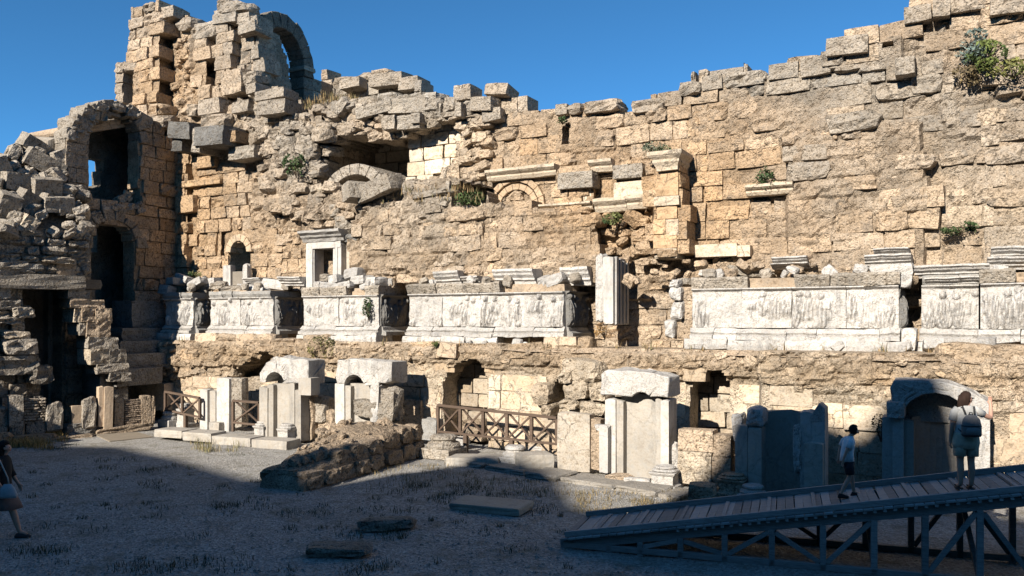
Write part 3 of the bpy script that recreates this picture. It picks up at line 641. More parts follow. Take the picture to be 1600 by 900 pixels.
# ------------------------------------------------------------------ tower on the left
def tower():
    T = Thing('corner_tower', 'tall ruined stone tower of broken piers at the left end of the stage wall', 'ruined tower', FW, -15.5, -1.8, 4.9)
    P = [(180, 98), (197, 95), (200, 25), (222, 5), (240, 3), (268, 20), (270, 45), (275, 25), (295, 30), (300, 38), (320, 32), (333, 40), (335, 5), (352, 0), (380, 8), (383, 22), (395, 25), (398, 45), (405, 60), (408, 80), (418, 130), (445, 152), (487, 172), (487, 540), (268, 535), (268, 215), (215, 182), (205, 168), (180, 162)]
    H = [[(190, 108), (207, 105), (207, 161), (190, 160)], [(357, 445), (356, 390), (362, 378), (374, 372), (385, 378), (390, 392), (390, 445)]]
    ov = [([(196, 0), (246, 0), (246, 182), (200, 182)], -1.25), ([(246, 0), (270, 0), (270, 190), (246, 190)], -2.25), ([(270, 0), (299, 0), (299, 190), (270, 190)], -2.0), ([(299, 0), (320, 0), (320, 165), (299, 165)], -1.3), ([(320, 0), (335, 0), (335, 165), (320, 165)], -2.1),
          ([(335, 0), (357, 0), (357, 150), (335, 150)], -1.35), ([(357, 0), (372, 0), (372, 150), (357, 150)], -2.1), ([(372, 20), (410, 40), (410, 150), (372, 150)], -1.75), ([(300, 165), (440, 160), (440, 200), (300, 200)], -1.4), ([(385, 200), (487, 180), (487, 340), (420, 330)], -1.5),
          ([(290, 240), (297, 240), (297, 440), (290, 440)], -2.1), ([(345, 320), (350, 320), (350, 420), (345, 420)], -2.05), ([(268, 240), (290, 240), (290, 440), (268, 440)], -1.7)]
    df = dmap(FW, -1.8, ov)
    er = erosion([([(260, 60), (300, 60), (300, 190), (260, 190)], .5), ([(385, 200), (487, 170), (487, 360), (400, 350)], .72), ([(270, 150), (445, 150), (445, 200), (270, 210)], .45), ([(400, 350), (487, 360), (487, 400), (420, 400)], .4), ([(196, 140), (246, 140), (246, 182), (196, 182)], .5)], .08)
    masonry(T, P, -1.8, (.40, .56), (.45, .95), .95, 'ash', H, df, .03, .02, er, 51, 5.)
    core(T, P, -1.8, H, df, .095, 1.4, er, .11, .09, seed=53, topcut=.35)
    core(T, [(340, 470), (340, 360), (400, 360), (400, 470)], -3.1, (), None, .2, .3, None, .05, .05, seed=54, col=OCH * .7)
    for (x0, x1, y0, y1, d, c) in ((222, 240, 3, 18, -1.2, GRY), (232, 268, 12, 30, -1.35, GRY), (338, 380, 2, 20, -1.25, GRY), (331, 368, 20, 36, -1.3, GRY), (370, 390, 20, 36, -1.4, GRY), (371, 400, 34, 52, -1.35, GRY * 1.1), (390, 400, 24, 38, -1.4, GRY), (273, 298, 26, 46, -1.7, GRY), (300, 336, 34, 60, -1.3, GRY), (377, 398, 108, 128, -1.0, GRY), (384, 400, 130, 146, -1.0, GRY), (345, 378, 108, 146, -1.2, BEI), (308, 344, 154, 178, -1.0, GRY), (310, 350, 176, 196, -.9, GRY), (398, 440, 140, 156, -1.0, GRY), (402, 444, 156, 178, -.9, GRY * .8), (214, 254, 180, 202, -.9, GRY), (290, 306, 160, 180, -1.1, GRY), (178, 196, 96, 114, -1.3, GRY), (194, 212, 96, 110, -1.25, GRY), (180, 192, 114, 130, -1.35, GRY), (179, 191, 130, 146, -1.35, GRY), (182, 191, 146, 162, -1.35, GRY), (362, 390, 158, 176, -1.1, GRY), (392, 404, 70, 92, -1.3, GRY), (395, 412, 90, 112, -1.4, GRY), (184, 208, 164, 180, -1.3, GRY)):
        T.bpx('stone', x0, x1, y0, y1, d, .9, 'rough' if R.random() < .45 else 'ash', tint_at((x0 + x1) / 2, y0) * .4 + c * .6, tuple(R.gauss(0, .05) for _ in range(3)))
    for (x0, x1, y0, y1, d, c, ro) in ((262, 296, 188, 214, -.7, DRK * 1.2, (.1, .15, 0)), (268, 284, 206, 236, -.9, DRK, (0, .1, 0)), (300, 352, 196, 226, -.5, DRK * 1.3, (0, .08, -.1)), (352, 368, 204, 222, -.8, OCH * .8, (0, 0, 0)), (356, 396, 228, 248, -1.0, GRY, (0, 0, 0)), (300, 312, 200, 238, -.7, GRY, (0, .1, 0))):
        T.bpx('corbel_stone', x0, x1, y0, y1, d, 1.1, 'ash', c, ro)
    for (x0, x1, y0, y1, d) in ((276, 344, 280, 290, -1.62), (300, 336, 244, 262, -1.6), (274, 302, 305, 332, -1.55)):
        T.bpx('string_course', x0, x1, y0, y1, d, .6, 'ash', OCH)
    for k in range(7):   # ring of the low arched niche
        cs, cz = [float(v) for v in FW.sz(373, 394, -1.78)]; a0, a1 = math.pi * k / 7, math.pi * (k + .95) / 7
        pts = [(cs + r * math.cos(a) - T.o[0], cz + r * math.sin(a) - T.o[2]) for r, a in ((.44, a0), (.72, a0), (.72, a1), (.44, a1))]
        T.part('voussoir', prism(pts, 1.74 + T.o[1], 2.4 + T.o[1], 'voussoir', 'smooth', .015), T.o, col=OCH * .5 + CRE * .5)
    rocks(T, [(390, 190), (487, 180), (487, 345), (430, 330), (395, 240)], lambda x, y: -1.4, 46, (.35, .8), 'rough', 61, tilt=.22)
    rocks(T, [(270, 150), (440, 150), (480, 180), (400, 200), (280, 200)], lambda x, y: -1.5, 50, (.2, .6), 'rough', 62)
    rocks(T, [(270, 60), (300, 60), (300, 160), (270, 160)], lambda x, y: -1.9, 20, (.2, .5), 'rough', 63)
    T.flush()
tower()
def high_arch():
    """a free-standing arch whose face looks along the stage"""
    sa = float(FW.sz(490, 160, -5.2)[0]); T0 = FW.w(sa, -5.2, 0)
    F = Frame(T0.x, T0.y, -61)                     # s = 0 at the far foot, negative towards the viewer
    zs = EYE + (HY - 110) / FPX * T0.y; zb = EYE + (HY - 172) / FPX * T0.y
    T = Thing('high_arch', 'shade-darkened free-standing stone arch on the skyline with blue sky showing through it', 'arch', F, -1.7, 0, zb)
    for k in range(11):
        a0, a1 = math.pi * k / 11, math.pi * (k + .97) / 11
        pts = [(r * math.cos(a), r * 1.08 * math.sin(a) + zs - zb) for r, a in ((1.15, a0), (1.72 + R.uniform(-.05, .05), a0), (1.72 + R.uniform(-.05, .05), a1), (1.15, a1), (1.15, (a0 + a1) / 2))]
        T.part('voussoir', prism(pts, 0, .85, 'voussoir', 'lime', .02, 1, .04, k), T.o, col=GRY * .6)  # voussoirs and piers darkened: shade of the turned-away face is in the colour
    for sgn in (-1, 1):
        z = zb - 1.2
        while z < zs - .05:
            h = min(.5, zs - z); c = -1.7 + sgn * 1.43
            T.block('stone', c - .29, c + .29, z + .01, z + h - .01, R.uniform(-.03, .03), .85, 'ash', GRY * R.uniform(.5, .75)); z += h
    T.block('impost', -.62, .06, zs - .12, zs + .06, .06, .95, 'fine', GRY)
    for k, z in enumerate((zb - .6, zb - .1, zb + .4, zb + .9)):
        T.block('stone', .05, .75 + .1 * (k % 2), z, z + .48, -.1, .9, 'ash', GRY * R.uniform(.85, 1.05))
    T.flush()
high_arch()
# ------------------------------------------------------------------ side wall with two arched openings, gate wall, rubble heap
def side_wall():
    T = Thing('side_wall', 'dark shaded side wall with two tall arched openings one above the other', 'ruined wall', FS, -2.5, 0, 0)
    P = [(100, 660), (104, 230), (104, 200), (112, 186), (135, 168), (160, 162), (182, 165), (215, 178), (245, 190), (279, 218), (279, 660)]
    U = [(143, 300), (139, 270), (140, 215), (147, 195), (160, 184), (178, 180), (198, 183), (212, 192), (219, 210), (219, 260), (222, 315), (216, 322), (185, 322), (150, 318), (143, 312)]
    Lo = [(145, 560), (145, 378), (150, 360), (160, 350), (175, 345), (192, 348), (205, 360), (213, 385), (213, 430), (206, 560)]
    masonry(T, P, 0., (.42, .55), (.5, 1.2), .7, 'ash', [U, Lo], None, .03, .0, None, 71, 9., .9)
    core(T, P, 0., [U, Lo], None, .1, .75, None, .12, .06, seed=73, topcut=.3)
    for k, (ox, oy, r0, r1, n, zz) in enumerate(((0, 0, 0, 0, 0, 0),)): pass
    for (x, y, rr0, rr1) in ((179, 385, 1.02, 1.5), (180, 214, 1.12, 1.55)):
        cs, cz = [float(v) for v in FS.sz(x, y, .04)]
        for i in range(8):
            a0, a1 = math.pi * i / 8, math.pi * (i + .95) / 8; ro = rr1 + R.uniform(-.18, .12)
            pts = [(cs + r * math.cos(a) - T.o[0], cz + r * math.sin(a) - T.o[2]) for r, a in ((rr0 + R.uniform(-.03, .03), a0), (ro, a0 + .03), (ro + R.uniform(-.12, .08), a1 - .03), (rr0, a1))]
            T.part('voussoir', prism(pts, -.05, .7, 'voussoir', 'lime', .02, 1, .02, i), T.o, col=GRY * .8)
    # chambers behind the openings
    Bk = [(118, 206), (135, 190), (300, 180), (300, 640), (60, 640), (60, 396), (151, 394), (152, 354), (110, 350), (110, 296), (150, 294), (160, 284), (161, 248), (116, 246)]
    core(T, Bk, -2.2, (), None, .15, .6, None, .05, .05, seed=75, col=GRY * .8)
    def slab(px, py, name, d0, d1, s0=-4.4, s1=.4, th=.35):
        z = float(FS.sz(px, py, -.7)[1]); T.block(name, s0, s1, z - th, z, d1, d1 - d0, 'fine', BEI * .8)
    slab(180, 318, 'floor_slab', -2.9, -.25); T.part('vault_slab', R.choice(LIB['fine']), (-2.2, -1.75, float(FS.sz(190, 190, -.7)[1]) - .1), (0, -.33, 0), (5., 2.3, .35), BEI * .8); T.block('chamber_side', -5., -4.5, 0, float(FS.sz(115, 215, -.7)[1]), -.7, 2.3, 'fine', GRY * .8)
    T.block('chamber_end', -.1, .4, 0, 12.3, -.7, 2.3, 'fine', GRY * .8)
    rocks(T, [(190, 300), (216, 300), (216, 322), (185, 322)], lambda x, y: -.4, 14, (.15, .45), 'rough', 76, col=CRE)
    rocks(T, [(150, 318), (222, 320), (222, 332), (150, 334)], lambda x, y: .0, 16, (.15, .4), 'rough', 77, col=GRY)
    for (x0, x1, y0, y1) in ((110, 138, 184, 206), (128, 152, 168, 186), (150, 172, 160, 174), (176, 196, 160, 176), (198, 220, 166, 186), (214, 240, 176, 198), (104, 124, 200, 222)): T.bpx('stone', x0, x1, y0, y1, .08, .8, 'rough', GRY * R.uniform(.85, 1.1), tuple(R.gauss(0, .1) for _ in range(3)))
    # steps and ledges at the foot, shade put into their dark colour
    for (x0, x1, y0, y1, d) in ((190, 262, 512, 532, 1.0), (186, 262, 532, 552, 1.4), (184, 262, 552, 575, 1.9), (182, 255, 575, 602, 2.2), (205, 258, 470, 512, .7)):
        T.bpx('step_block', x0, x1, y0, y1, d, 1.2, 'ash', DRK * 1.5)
    T.flush()
side_wall()
def gate_wall():
    T = Thing('gate_wall', 'weathered gate wall with a black doorway and stepped broken edge at the left', 'ruined wall', FG, -1.5, 0, 0)
    P = [(-120, 470), (-120, 360), (-40, 352), (40, 352), (100, 358), (142, 366), (142, 432), (-120, 432)]
    masonry(T, P, 0., (.18, .42), (.4, 1.1), .8, 'rough', (), None, .1, .02, None, 81, 9., 1., GRY)
    core(T, P, 0., (), None, .1, 1.2, None, .12, .1, seed=83, col=GRY * .8)
    L2 = [(-120, 640), (-120, 446), (38, 446), (38, 520), (60, 545), (66, 640)]
    masonry(T, L2, .0, (.3, .5), (.4, .9), .9, 'ash', (), None, .12, .02, None, 84, 9., 1., GRY * .9)
    core(T, L2, 0., (), None, .1, 1.2, None, .15, .1, seed=85, col=GRY * .7)
    b = T.bpx
    b('lintel', -60, 138, 427, 451, .2, .9, 'ash', GRY * .95); b('stone', -10, 60, 406, 428, .1, .8, 'rough', GRY); b('stone', 88, 120, 404, 434, .0, .6, 'fine', BEI * .8); b('stone', 60, 90, 404, 430, -.1, .6, 'fine', BEI * .7)
    for (x0, x1, y0, y1, d, c) in ((106, 141, 452, 467, .1, GRY), (110, 165, 467, 482, .15, BEI), (116, 128, 482, 504, .1, CRE), (128, 150, 482, 504, .2, BEI * .8), (150, 176, 481, 506, .25, BEI), (124, 140, 504, 524, .15, GRY), (136, 174, 504, 528, .25, BEI * .9), (138, 186, 526, 545, .3, GRY * 1.05), (140, 171, 545, 570, .4, CRE), (170, 198, 545, 570, .4, GRY * .8), (152, 202, 568, 584, .5, GRY * 1.1), (172, 206, 582, 596, .6, GRY * .8), (155, 200, 584, 640, .2, GRY * .7)):
        b('jamb_stone', x0, x1, y0, y1, d, 1.0, 'ash', c, tuple(R.gauss(0, .02) for _ in range(3)))
    for (x0, x1, y0, y1, d, c) in ((-6, 36, 494, 506, .2, GRY), (2, 50, 516, 530, .35, CRE), (4, 62, 528, 556, .5, GRY), (-10, 66, 554, 586, .45, GRY * .8), (20, 60, 478, 496, .2, GRY), (46, 84, 570, 598, .5, GRY * .7), (-60, 0, 500, 530, .3, GRY), (-60, 0, 530, 570, .4, GRY)):
        b('stone', x0, x1, y0, y1, d, 1.0, 'rough', c, tuple(R.gauss(0, .05) for _ in range(3)))
    # passage behind the doorway
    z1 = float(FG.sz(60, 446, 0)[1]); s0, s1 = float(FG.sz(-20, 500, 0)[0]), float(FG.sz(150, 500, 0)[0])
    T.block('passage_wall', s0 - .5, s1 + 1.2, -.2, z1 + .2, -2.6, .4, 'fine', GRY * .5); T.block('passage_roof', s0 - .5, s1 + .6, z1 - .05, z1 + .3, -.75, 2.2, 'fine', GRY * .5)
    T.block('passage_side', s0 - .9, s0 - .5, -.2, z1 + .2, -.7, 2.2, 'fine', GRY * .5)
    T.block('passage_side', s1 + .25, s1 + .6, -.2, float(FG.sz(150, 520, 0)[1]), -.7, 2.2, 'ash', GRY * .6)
    T.flush()
gate_wall()
def heap():
    T = Thing('rubble_heap', 'sloping heap of grey fallen blocks piled above the gate at the far left', 'rubble heap', FG, -1.5, -.5, float(FG.sz(60, 352, 0)[1]))
    P = [(-120, 235), (0, 232), (20, 222), (40, 212), (60, 222), (85, 232), (105, 228), (118, 250), (138, 300), (142, 368), (-120, 362)]
    dd = lambda x, y: -.1 - (355 - y) / 125. * 2.3
    F = T.F; ps = [(float(F.sz(x, y, dd(x, y))[0]), dd(x, y), float(F.sz(x, y, dd(x, y))[1])) for x, y in ((-130, 370), (150, 372), (150, 330), (122, 250), (60, 235), (-130, 240))]
    V = [(a - T.o[0], -(b - .35 - T.o[1]), c - T.o[2] - .15) for a, b, c in ps]; V += [(a, y + 1.5, z - 1.) for a, y, z in V]
    me = mesh_from('earth_bank', V, [(0, 1, 2, 3, 4, 5)] + [(i, (i + 1) % 6, 6 + (i + 1) % 6, 6 + i) for i in range(6)], 'core', False, [GRY * .6] * 12)
    link('earth_bank', me, T.e)
    rocks(T, P, dd, 150, (.25, .75), 'rough', 91, col=GRY * 1.05, tilt=.5)
    for (x0, x1, y0, y1, c, ro) in ((42, 104, 240, 268, GRY, (.2, .42, 0)), (36, 80, 214, 236, GRY * .95, (.3, .4, .2)), (8, 48, 268, 296, GRY * 1.05, (.1, .0, .1)), (52, 98, 276, 306, GRY * 1.1, (.3, -.1, .1)), (100, 140, 160, 168, GRY, (0, 0, 0)), (-8, 18, 240, 280, GRY * 1.2, (.3, -.5, 0)), (16, 32, 226, 250, GRY * 1.2, (0, .4, 0)), (70, 118, 306, 330, GRY * 1.1, (.2, -.1, 0)), (38, 62, 336, 358, CRE * 1.05, (.2, .5, 0)), (88, 118, 232, 262, GRY * 1.1, (.1, -.5, 0)), (0, 34, 300, 340, GRY, (.4, .2, 0)), (30, 60, 296, 330, GRY * .8, (.3, .4, .2))):
        if y0 < 170: continue
        T.bpx('stone', x0, x1, y0, y1, dd(x0, (y0 + y1) / 2) + .35, .6, 'ash', c, ro)
    T.flush()
heap()
# ------------------------------------------------------------------ lower wall
def lower_wall():
    T = Thing('lower_wall', 'low cream stone wall with arched recesses carrying the carved marble podiums', 'wall', FW, 0, 0, 0)
    P = [(246, 534), (420, 530), (600, 533), (880, 540), (1000, 546), (1300, 552), (1980, 562), (1980, 820), (1200, 760), (700, 712), (250, 660)]
    A = [(691, 720), (691, 612), (694, 592), (704, 576), (718, 566), (736, 560), (750, 563), (758, 576), (760, 600), (760, 720)]
    B = [(1076, 700), (1077, 612), (1083, 596), (1094, 586), (1106, 580), (1124, 578), (1136, 586), (1142, 604), (1143, 730)]
    C = [(858, 640), (860, 606), (870, 592), (880, 590), (882, 640)]
    D = [(340, 596), (372, 576), (398, 552), (428, 548), (440, 556), (440, 585), (385, 590)]
    ov = [([(240, 525), (1980, 556), (1980, 592), (1200, 592), (900, 575), (600, 565), (240, 575)], .12)]
    ov = [([(1188, 500), (1800, 500), (1800, 900), (1188, 900)], .9)] + ov[:0] + [([(240, 525), (1187, 556), (1187, 592), (900, 575), (600, 565), (240, 575)], .12), ([(1188, 530), (1800, 530), (1800, 594), (1188, 592)], .98)]
    df = dmap(FW, 0., ov)
    band = [(240, 520), (1980, 550), (1980, 615), (1400, 608), (1000, 590), (600, 568), (240, 585)]
    er = erosion([([(240, 530), (640, 530), (900, 540), (900, 560), (640, 556), (560, 600), (420, 560), (240, 600)], .8), (band, .66), ([(1240, 600), (1980, 610), (1980, 650), (1240, 640)], .5), ([(660, 560), (700, 560), (700, 640), (660, 640)], .3)], .05)
    masonry(T, P, 0., (.42, .6), (.6, 1.4), .5, 'fine', [A, B, C, D], df, .012, .01, er, 101, 8.)
    core(T, P, 0., [A, B, C, D], df, .065, .95, er, .06, .07, seed=103, tintmul=1.)
    masonry(T, [(650, 720), (680, 550), (800, 550), (800, 720)], -.82, (.4, .5), (.5, .9), .3, 'fine', (), None, .02, .0, None, 104, 9., .8)
    masonry(T, [(1040, 720), (1060, 570), (1230, 566), (1230, 760)], -.78, (.4, .5), (.5, .9), .3, 'fine', (), None, .015, .0, None, 105, 9., .8)
    core(T, [(640, 720), (640, 540), (1240, 560), (1240, 760)], -1.05, (), None, .2, .3, None, .1, .02, seed=106, col=BEI)
    core(T, [(300, 620), (300, 540), (460, 540), (460, 620)], -1.0, (), None, .2, .3, None, .1, .02, seed=107, col=BEI * .6)
    # big loose blocks before the wall
    for (x0, x1, y0, y1, d) in ((874, 938, 562, 597, .55), (878, 917, 595, 626, .6), (918, 946, 597, 628, .55), (870, 890, 582, 600, .7), (872, 900, 624, 640, .65), (902, 946, 628, 650, .6), (828, 858, 600, 634, .35), (846, 862, 632, 650, .4)):
        T.bpx('stone', x0, x1, y0, y1, d, .7, 'rough', tint_at((x0 + x1) / 2, 620) * .9, tuple(R.gauss(0, .05) for _ in range(3)))
    rocks(T, [(250, 545), (640, 545), (640, 560), (420, 562), (250, 590)], lambda x, y: .15, 60, (.12, .4), 'rough', 108, tilt=.4)
    rocks(T, [(640, 545), (1700, 566), (1700, 590), (1000, 575), (640, 558)], lambda x, y: .12 if x < 1188 else 1.0, 60, (.12, .35), 'rough', 109, tilt=.3)
    # ledge under the podiums
    s0, s1 = float(FW.sz(246, 530, 0)[0]), float(FW.sz(1980, 560, 0)[0])
    n = 46; V, Fc = [], []
    for i in range(n + 1):
        ss = s0 + (s1 - s0) * i / n
        for j, d in enumerate((.14, 0, -.4, -1.2, -2.4)):
            if j < 2 and FW.px(ss, 0, 3.)[0] > 1190: d += .9
            V.append((ss, -d + .04 * R.uniform(-1, 1), 3.02 + .03 * R.uniform(-1, 1) - (.12 if j == 0 else 0)))
    for i in range(n):
        for j in range(4): Fc.append((i * 5 + j, (i + 1) * 5 + j, (i + 1) * 5 + j + 1, i * 5 + j + 1))
    link('ledge', mesh_from('ledge', V, Fc, 'core', False, [BEI] * len(V)), T.e)
    T.flush()
lower_wall()
# ------------------------------------------------------------------ carved marble podiums
def relief_mesh(wd, h, seed, wear=.3, amp=.1, nfig=None, res=.03, name='relief_panel', dens=1.):
    rg = random.Random(seed); nx = max(6, int(wd / res)); nz = max(8, int(h / res))
    X, Z = np.meshgrid(np.linspace(0, wd, nx + 1), np.linspace(0, h, nz + 1), indexing='ij'); f = np.zeros(X.shape)
    x = rg.uniform(.1, .25)
    while x < wd - .08:
        hh = h * rg.uniform(.78, .95); lean = rg.uniform(-.12, .12); bw = rg.uniform(.1, .16); a = amp * rg.uniform(.7, 1.2)
        cxl = x + lean * (Z / h - .5)
        u = (X - cxl) / (bw * (1 + .35 * (1 - Z / h))); v = (Z - hh * .42) / (hh * .45)
        r = u ** 2 + np.abs(v) ** 3
        body = np.sqrt(np.clip(1 - r, 0, 1)) * (1 + .28 * np.sin((X - cxl) * 75 + 5 * fbm(X * 3, Z * 2, seed, seed, 2)))
        hd = np.sqrt(np.clip(1 - ((X - x - lean * .4) / .075) ** 2 - ((Z - hh * .93) / .095) ** 2, 0, 1)) * (0 if rg.random() < wear else 1.1)
        ax = rg.choice((-1, 1)); arm = np.sqrt(np.clip(1 - ((X - cxl - ax * (.1 + .25 * np.abs(Z - hh * .6)))) ** 2 / .05 ** 2 - ((Z - hh * .58) / .22) ** 2, 0, 1)) * .7
        f = np.maximum(f, a * np.maximum(np.maximum(body, hd), arm)); x += rg.uniform(.2, .34) / dens
    wm = np.clip((fbm(X * 1.7, Z * 1.7, seed, seed + 3, 3) + wear * 1.3 - .25) * 3, 0, 1)
    f = f * (1 - .85 * wm) + .03 * fbm(X * 6, Z * 6, 0, seed + 5, 4) + .05 * fbm(X * 1.5, Z * 1.5, 3, seed + 6, 2) - .03 * np.clip(fbm(X * 3, Z * 3, 2, seed + 8, 3) - .3, 0, 1) * 3
    edge = np.clip((Z - h * .93) / (h * .03), 0, 1); f = f * (1 - edge) + edge * amp * .8
    V = list(np.stack([X, -f, Z], -1).reshape(-1, 3)); n1 = nz + 1; Fc = []
    for i in range(nx):
        for k in range(nz): Fc.append((i * n1 + k, (i + 1) * n1 + k, (i + 1) * n1 + k + 1, i * n1 + k + 1))
    b0 = len(V); bd = [(i, 0) for i in range(nx + 1)] + [(nx, k) for k in range(1, nz + 1)] + [(i, nz) for i in range(nx - 1, -1, -1)] + [(0, k) for k in range(nz - 1, 0, -1)]
    for i, k in bd: V.append((X[i, k], .3, Z[i, k]))
    m = len(bd)
    for q in range(m):
        a, c = bd[q], bd[(q + 1) % m]; Fc.append((c[0] * n1 + c[1], a[0] * n1 + a[1], b0 + q, b0 + (q + 1) % m))
    me = mesh_from(name, V, Fc, 'marble', False); return me
def podium(label, x0, x1, xs, seed, wear, panels, d=-.3, side=True, crown='grey', plinth=True, deep=1.7, chop=0.):
    s0, s1 = float(FW.sz(x0, 490, d)[0]), float(FW.sz(x1, 490, d)[0]); rg = random.Random(seed)
    T = Thing('relief_podium', label, 'marble podium', FW, (s0 + s1) / 2, d, 3.04, 'carved marble podiums along the stage front')
    z = [3.04, 3.30, 3.60, 4.62, 4.93]
    def run(name, za, zb, prof, lib_w, mat, col, dj=.03, over=0., drop=.0):
        a = s0 - over
        while a < s1 + over - .1:
            b = min(s1 + over, a + rg.uniform(*lib_w))
            if s1 + over - b < .35: b = s1 + over
            if rg.random() > drop:
                k = max(2, int((b - a) / .12)); h = zb - za
                me = sweep([ (b - a - .012) * i / k for i in range(k + 1)], [(pd, pz * h) for pd, pz in prof], name, mat); rough(me, .04, rg.randrange(999), 3.2)
                T.part(name, me, (a, d + rg.uniform(-dj, dj), za), (0, rg.gauss(0, .012), rg.gauss(0, .012)), (1, 1, 1), tuple(np.array(col) * rg.uniform(.82, 1.1)))
            a = b
    if plinth: run('plinth_block', z[0], z[1], [(-.6, 0), (.25, 0), (.27, .5), (.24, .98), (-.6, 1)], (.7, 1.6), 'marble', MAR, .07, .12, .1)
    run('base_moulding', z[1], z[2], [(-.6, 0), (.2, 0), (.2, .3), (.1, .42), (.14, .6), (.09, .75), (.02, .98), (-.6, 1)], (.6, 1.5), 'marble', MAR, .02, .04)
    a = s0; n = panels
    for i in range(n):
        b = s0 + (s1 - s0) * (i + 1) / n + (rg.uniform(-.15, .15) if i < n - 1 else 0)
        T.part('relief_panel', relief_mesh(b - a - .012, z[3] - z[2] - chop * rg.random(), seed * 10 + i, wear, .13), (a, d + rg.uniform(-.02, .02), z[2]), (0, 0, 0), (1, 1, 1), tuple(np.array(MAR) * rg.uniform(.92, 1.05))); a = b
    T.block('podium_fill', s0 + .05, s1 - .02, 3.04, 4.9, d - .22, deep - .2, 'fine', BEI * .8)
    if side:   # the carved return on the right, its marble tinted dark as shade
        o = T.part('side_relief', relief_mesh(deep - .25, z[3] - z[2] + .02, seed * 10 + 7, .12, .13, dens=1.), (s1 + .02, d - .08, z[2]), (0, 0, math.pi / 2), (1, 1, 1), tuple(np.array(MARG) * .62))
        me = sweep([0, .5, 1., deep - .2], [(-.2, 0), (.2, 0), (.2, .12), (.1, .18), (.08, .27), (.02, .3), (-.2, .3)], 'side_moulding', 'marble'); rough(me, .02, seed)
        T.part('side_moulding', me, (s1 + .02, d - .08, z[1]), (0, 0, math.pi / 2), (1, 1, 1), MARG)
    if crown == 'grey': run('crown_block', z[3], z[4], [(-1.5, 0), (.06, 0), (.08, .3), (.12, .8), (.08, 1), (-1.5, 1)], (.7, 1.5), 'lime', GRY * 1.05, .07, .03, .18)
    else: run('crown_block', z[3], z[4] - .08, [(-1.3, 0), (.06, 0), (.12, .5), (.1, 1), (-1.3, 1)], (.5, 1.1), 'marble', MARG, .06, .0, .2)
    for k in range(int((s1 - s0) * 2.6)):     # chipped and tumbled fragments along the crown and the foot
        s = rg.uniform(s0, s1); a = rg.uniform(.12, .36)
        if rg.random() < .62: T.block('fragment', s, s + a, 4.9 + rg.uniform(-.12, .08), 5.02 + a * .4, d + .05 - rg.random() * .7, a * .8, 'crag', tuple(np.array(MAR if rg.random() < .6 else GRY) * rg.uniform(.7, 1.05)), tuple(rg.gauss(0, .3) for _ in range(3)))
        else: T.block('fragment', s, s + a, 3.05, 3.1 + a * .5, d + .34, a * .6, 'crag', tuple(np.array(MAR) * rg.uniform(.7, 1.)), tuple(rg.gauss(0, .3) for _ in range(3)))
    return T, s0, s1
def caps(T, L, mat='marble'):
    for (x0, x1, y0, y1, d, kind) in L:
        if kind == 'c':    # moulded cornice piece
            sa, sb = float(FW.sz(x0, (y0 + y1) / 2, d)[0]), float(FW.sz(x1, (y0 + y1) / 2, d)[0]); zt, zb = float(FW.sz((x0 + x1) / 2, y0, d)[1]), float(FW.sz((x0 + x1) / 2, y1, d)[1]); h = zt - zb
            k = max(3, int((sb - sa) / .12)); me = sweep([(sb - sa) * i / k for i in range(k + 1)], [(-.8, 0), (-.02, 0), (.0, h * .2), (.08, h * .3), (.08, h * .42), (.18, h * .6), (.2, h * .72), (.26, h * .85), (.26, h), (-.8, h)], 'cornice_block', mat); rough(me, .022, int(x0))
            T.part('cornice_block', me, (sa, d, zb), (0, R.gauss(0, .02), R.gauss(0, .03)), (1, 1, 1), tuple(np.array(MAR) * R.uniform(.85, 1.08)))
        else:
            T.bpx('broken_block', x0, x1, y0, y1, d, R.uniform(.4, .7), 'marb' if kind == 'm' else 'rough', tuple(np.array(MAR) * R.uniform(.7, 1.05)) if kind == 'm' else GRY, tuple(R.gauss(0, .14) for _ in range(3)))
T, a, b = podium('worn carved marble podium at the far left end of the row by the dark wall', 258, 302, 330, 3, .35, 1, crown='m')
caps(T, [(258, 272, 434, 446, -.4, 'm'), (270, 292, 430, 444, -.7, 'm'), (292, 312, 436, 448, -.5, 'm'), (312, 332, 434, 448, -.9, 'm'), (326, 345, 440, 450, -.7, 'g'), (246, 262, 446, 462, -.2, 'm')])
T, a, b = podium('marble podium with standing figures, second from the left, under the small arched hole', 330, 427, 470, 5, .3, 2, crown='m')
caps(T, [(345, 372, 446, 456, -.5, 'g'), (376, 412, 446, 456, -.6, 'm'), (408, 440, 438, 454, -.9, 'm'), (440, 474, 432, 446, -.9, 'c'), (386, 412, 434, 444, -1.1, 'c')])
T, a, b = podium('broken marble podium with low relief below the little white doorway', 474, 592, 640, 7, .42, 2, crown='grey')
caps(T, [(498, 512, 428, 440, -.5, 'g'), (512, 528, 430, 444, -.4, 'm'), (536, 560, 420, 436, -.6, 'm'), (545, 572, 430, 444, -.5, 'm'), (570, 590, 432, 446, -.4, 'm'), (560, 580, 441, 450, -.3, 'm'), (592, 612, 436, 448, -.9, 'm'), (498, 526, 442, 452, -.25, 'm'), (525, 546, 440, 452, -.3, 'm')])
T, a, b = podium('long white marble podium with draped figures in the centre of the row', 640, 882, 930, 9, .38, 4, crown='grey')
caps(T, [(683, 720, 424, 446, -.7, 'c'), (720, 752, 432, 446, -.9, 'c'), (655, 686, 436, 450, -.8, 'm'), (775, 838, 420, 444, -.6, 'c'), (838, 850, 430, 444, -.5, 'm'), (850, 880, 428, 446, -.5, 'm'), (880, 922, 418, 446, -.9, 'c'), (756, 776, 436, 446, -.9, 'g')])
T, a, b = podium('largest pale marble podium with worn reliefs right of the rubble gap', 1082, 1405, 1436, 11, .36, 4, crown='grey')
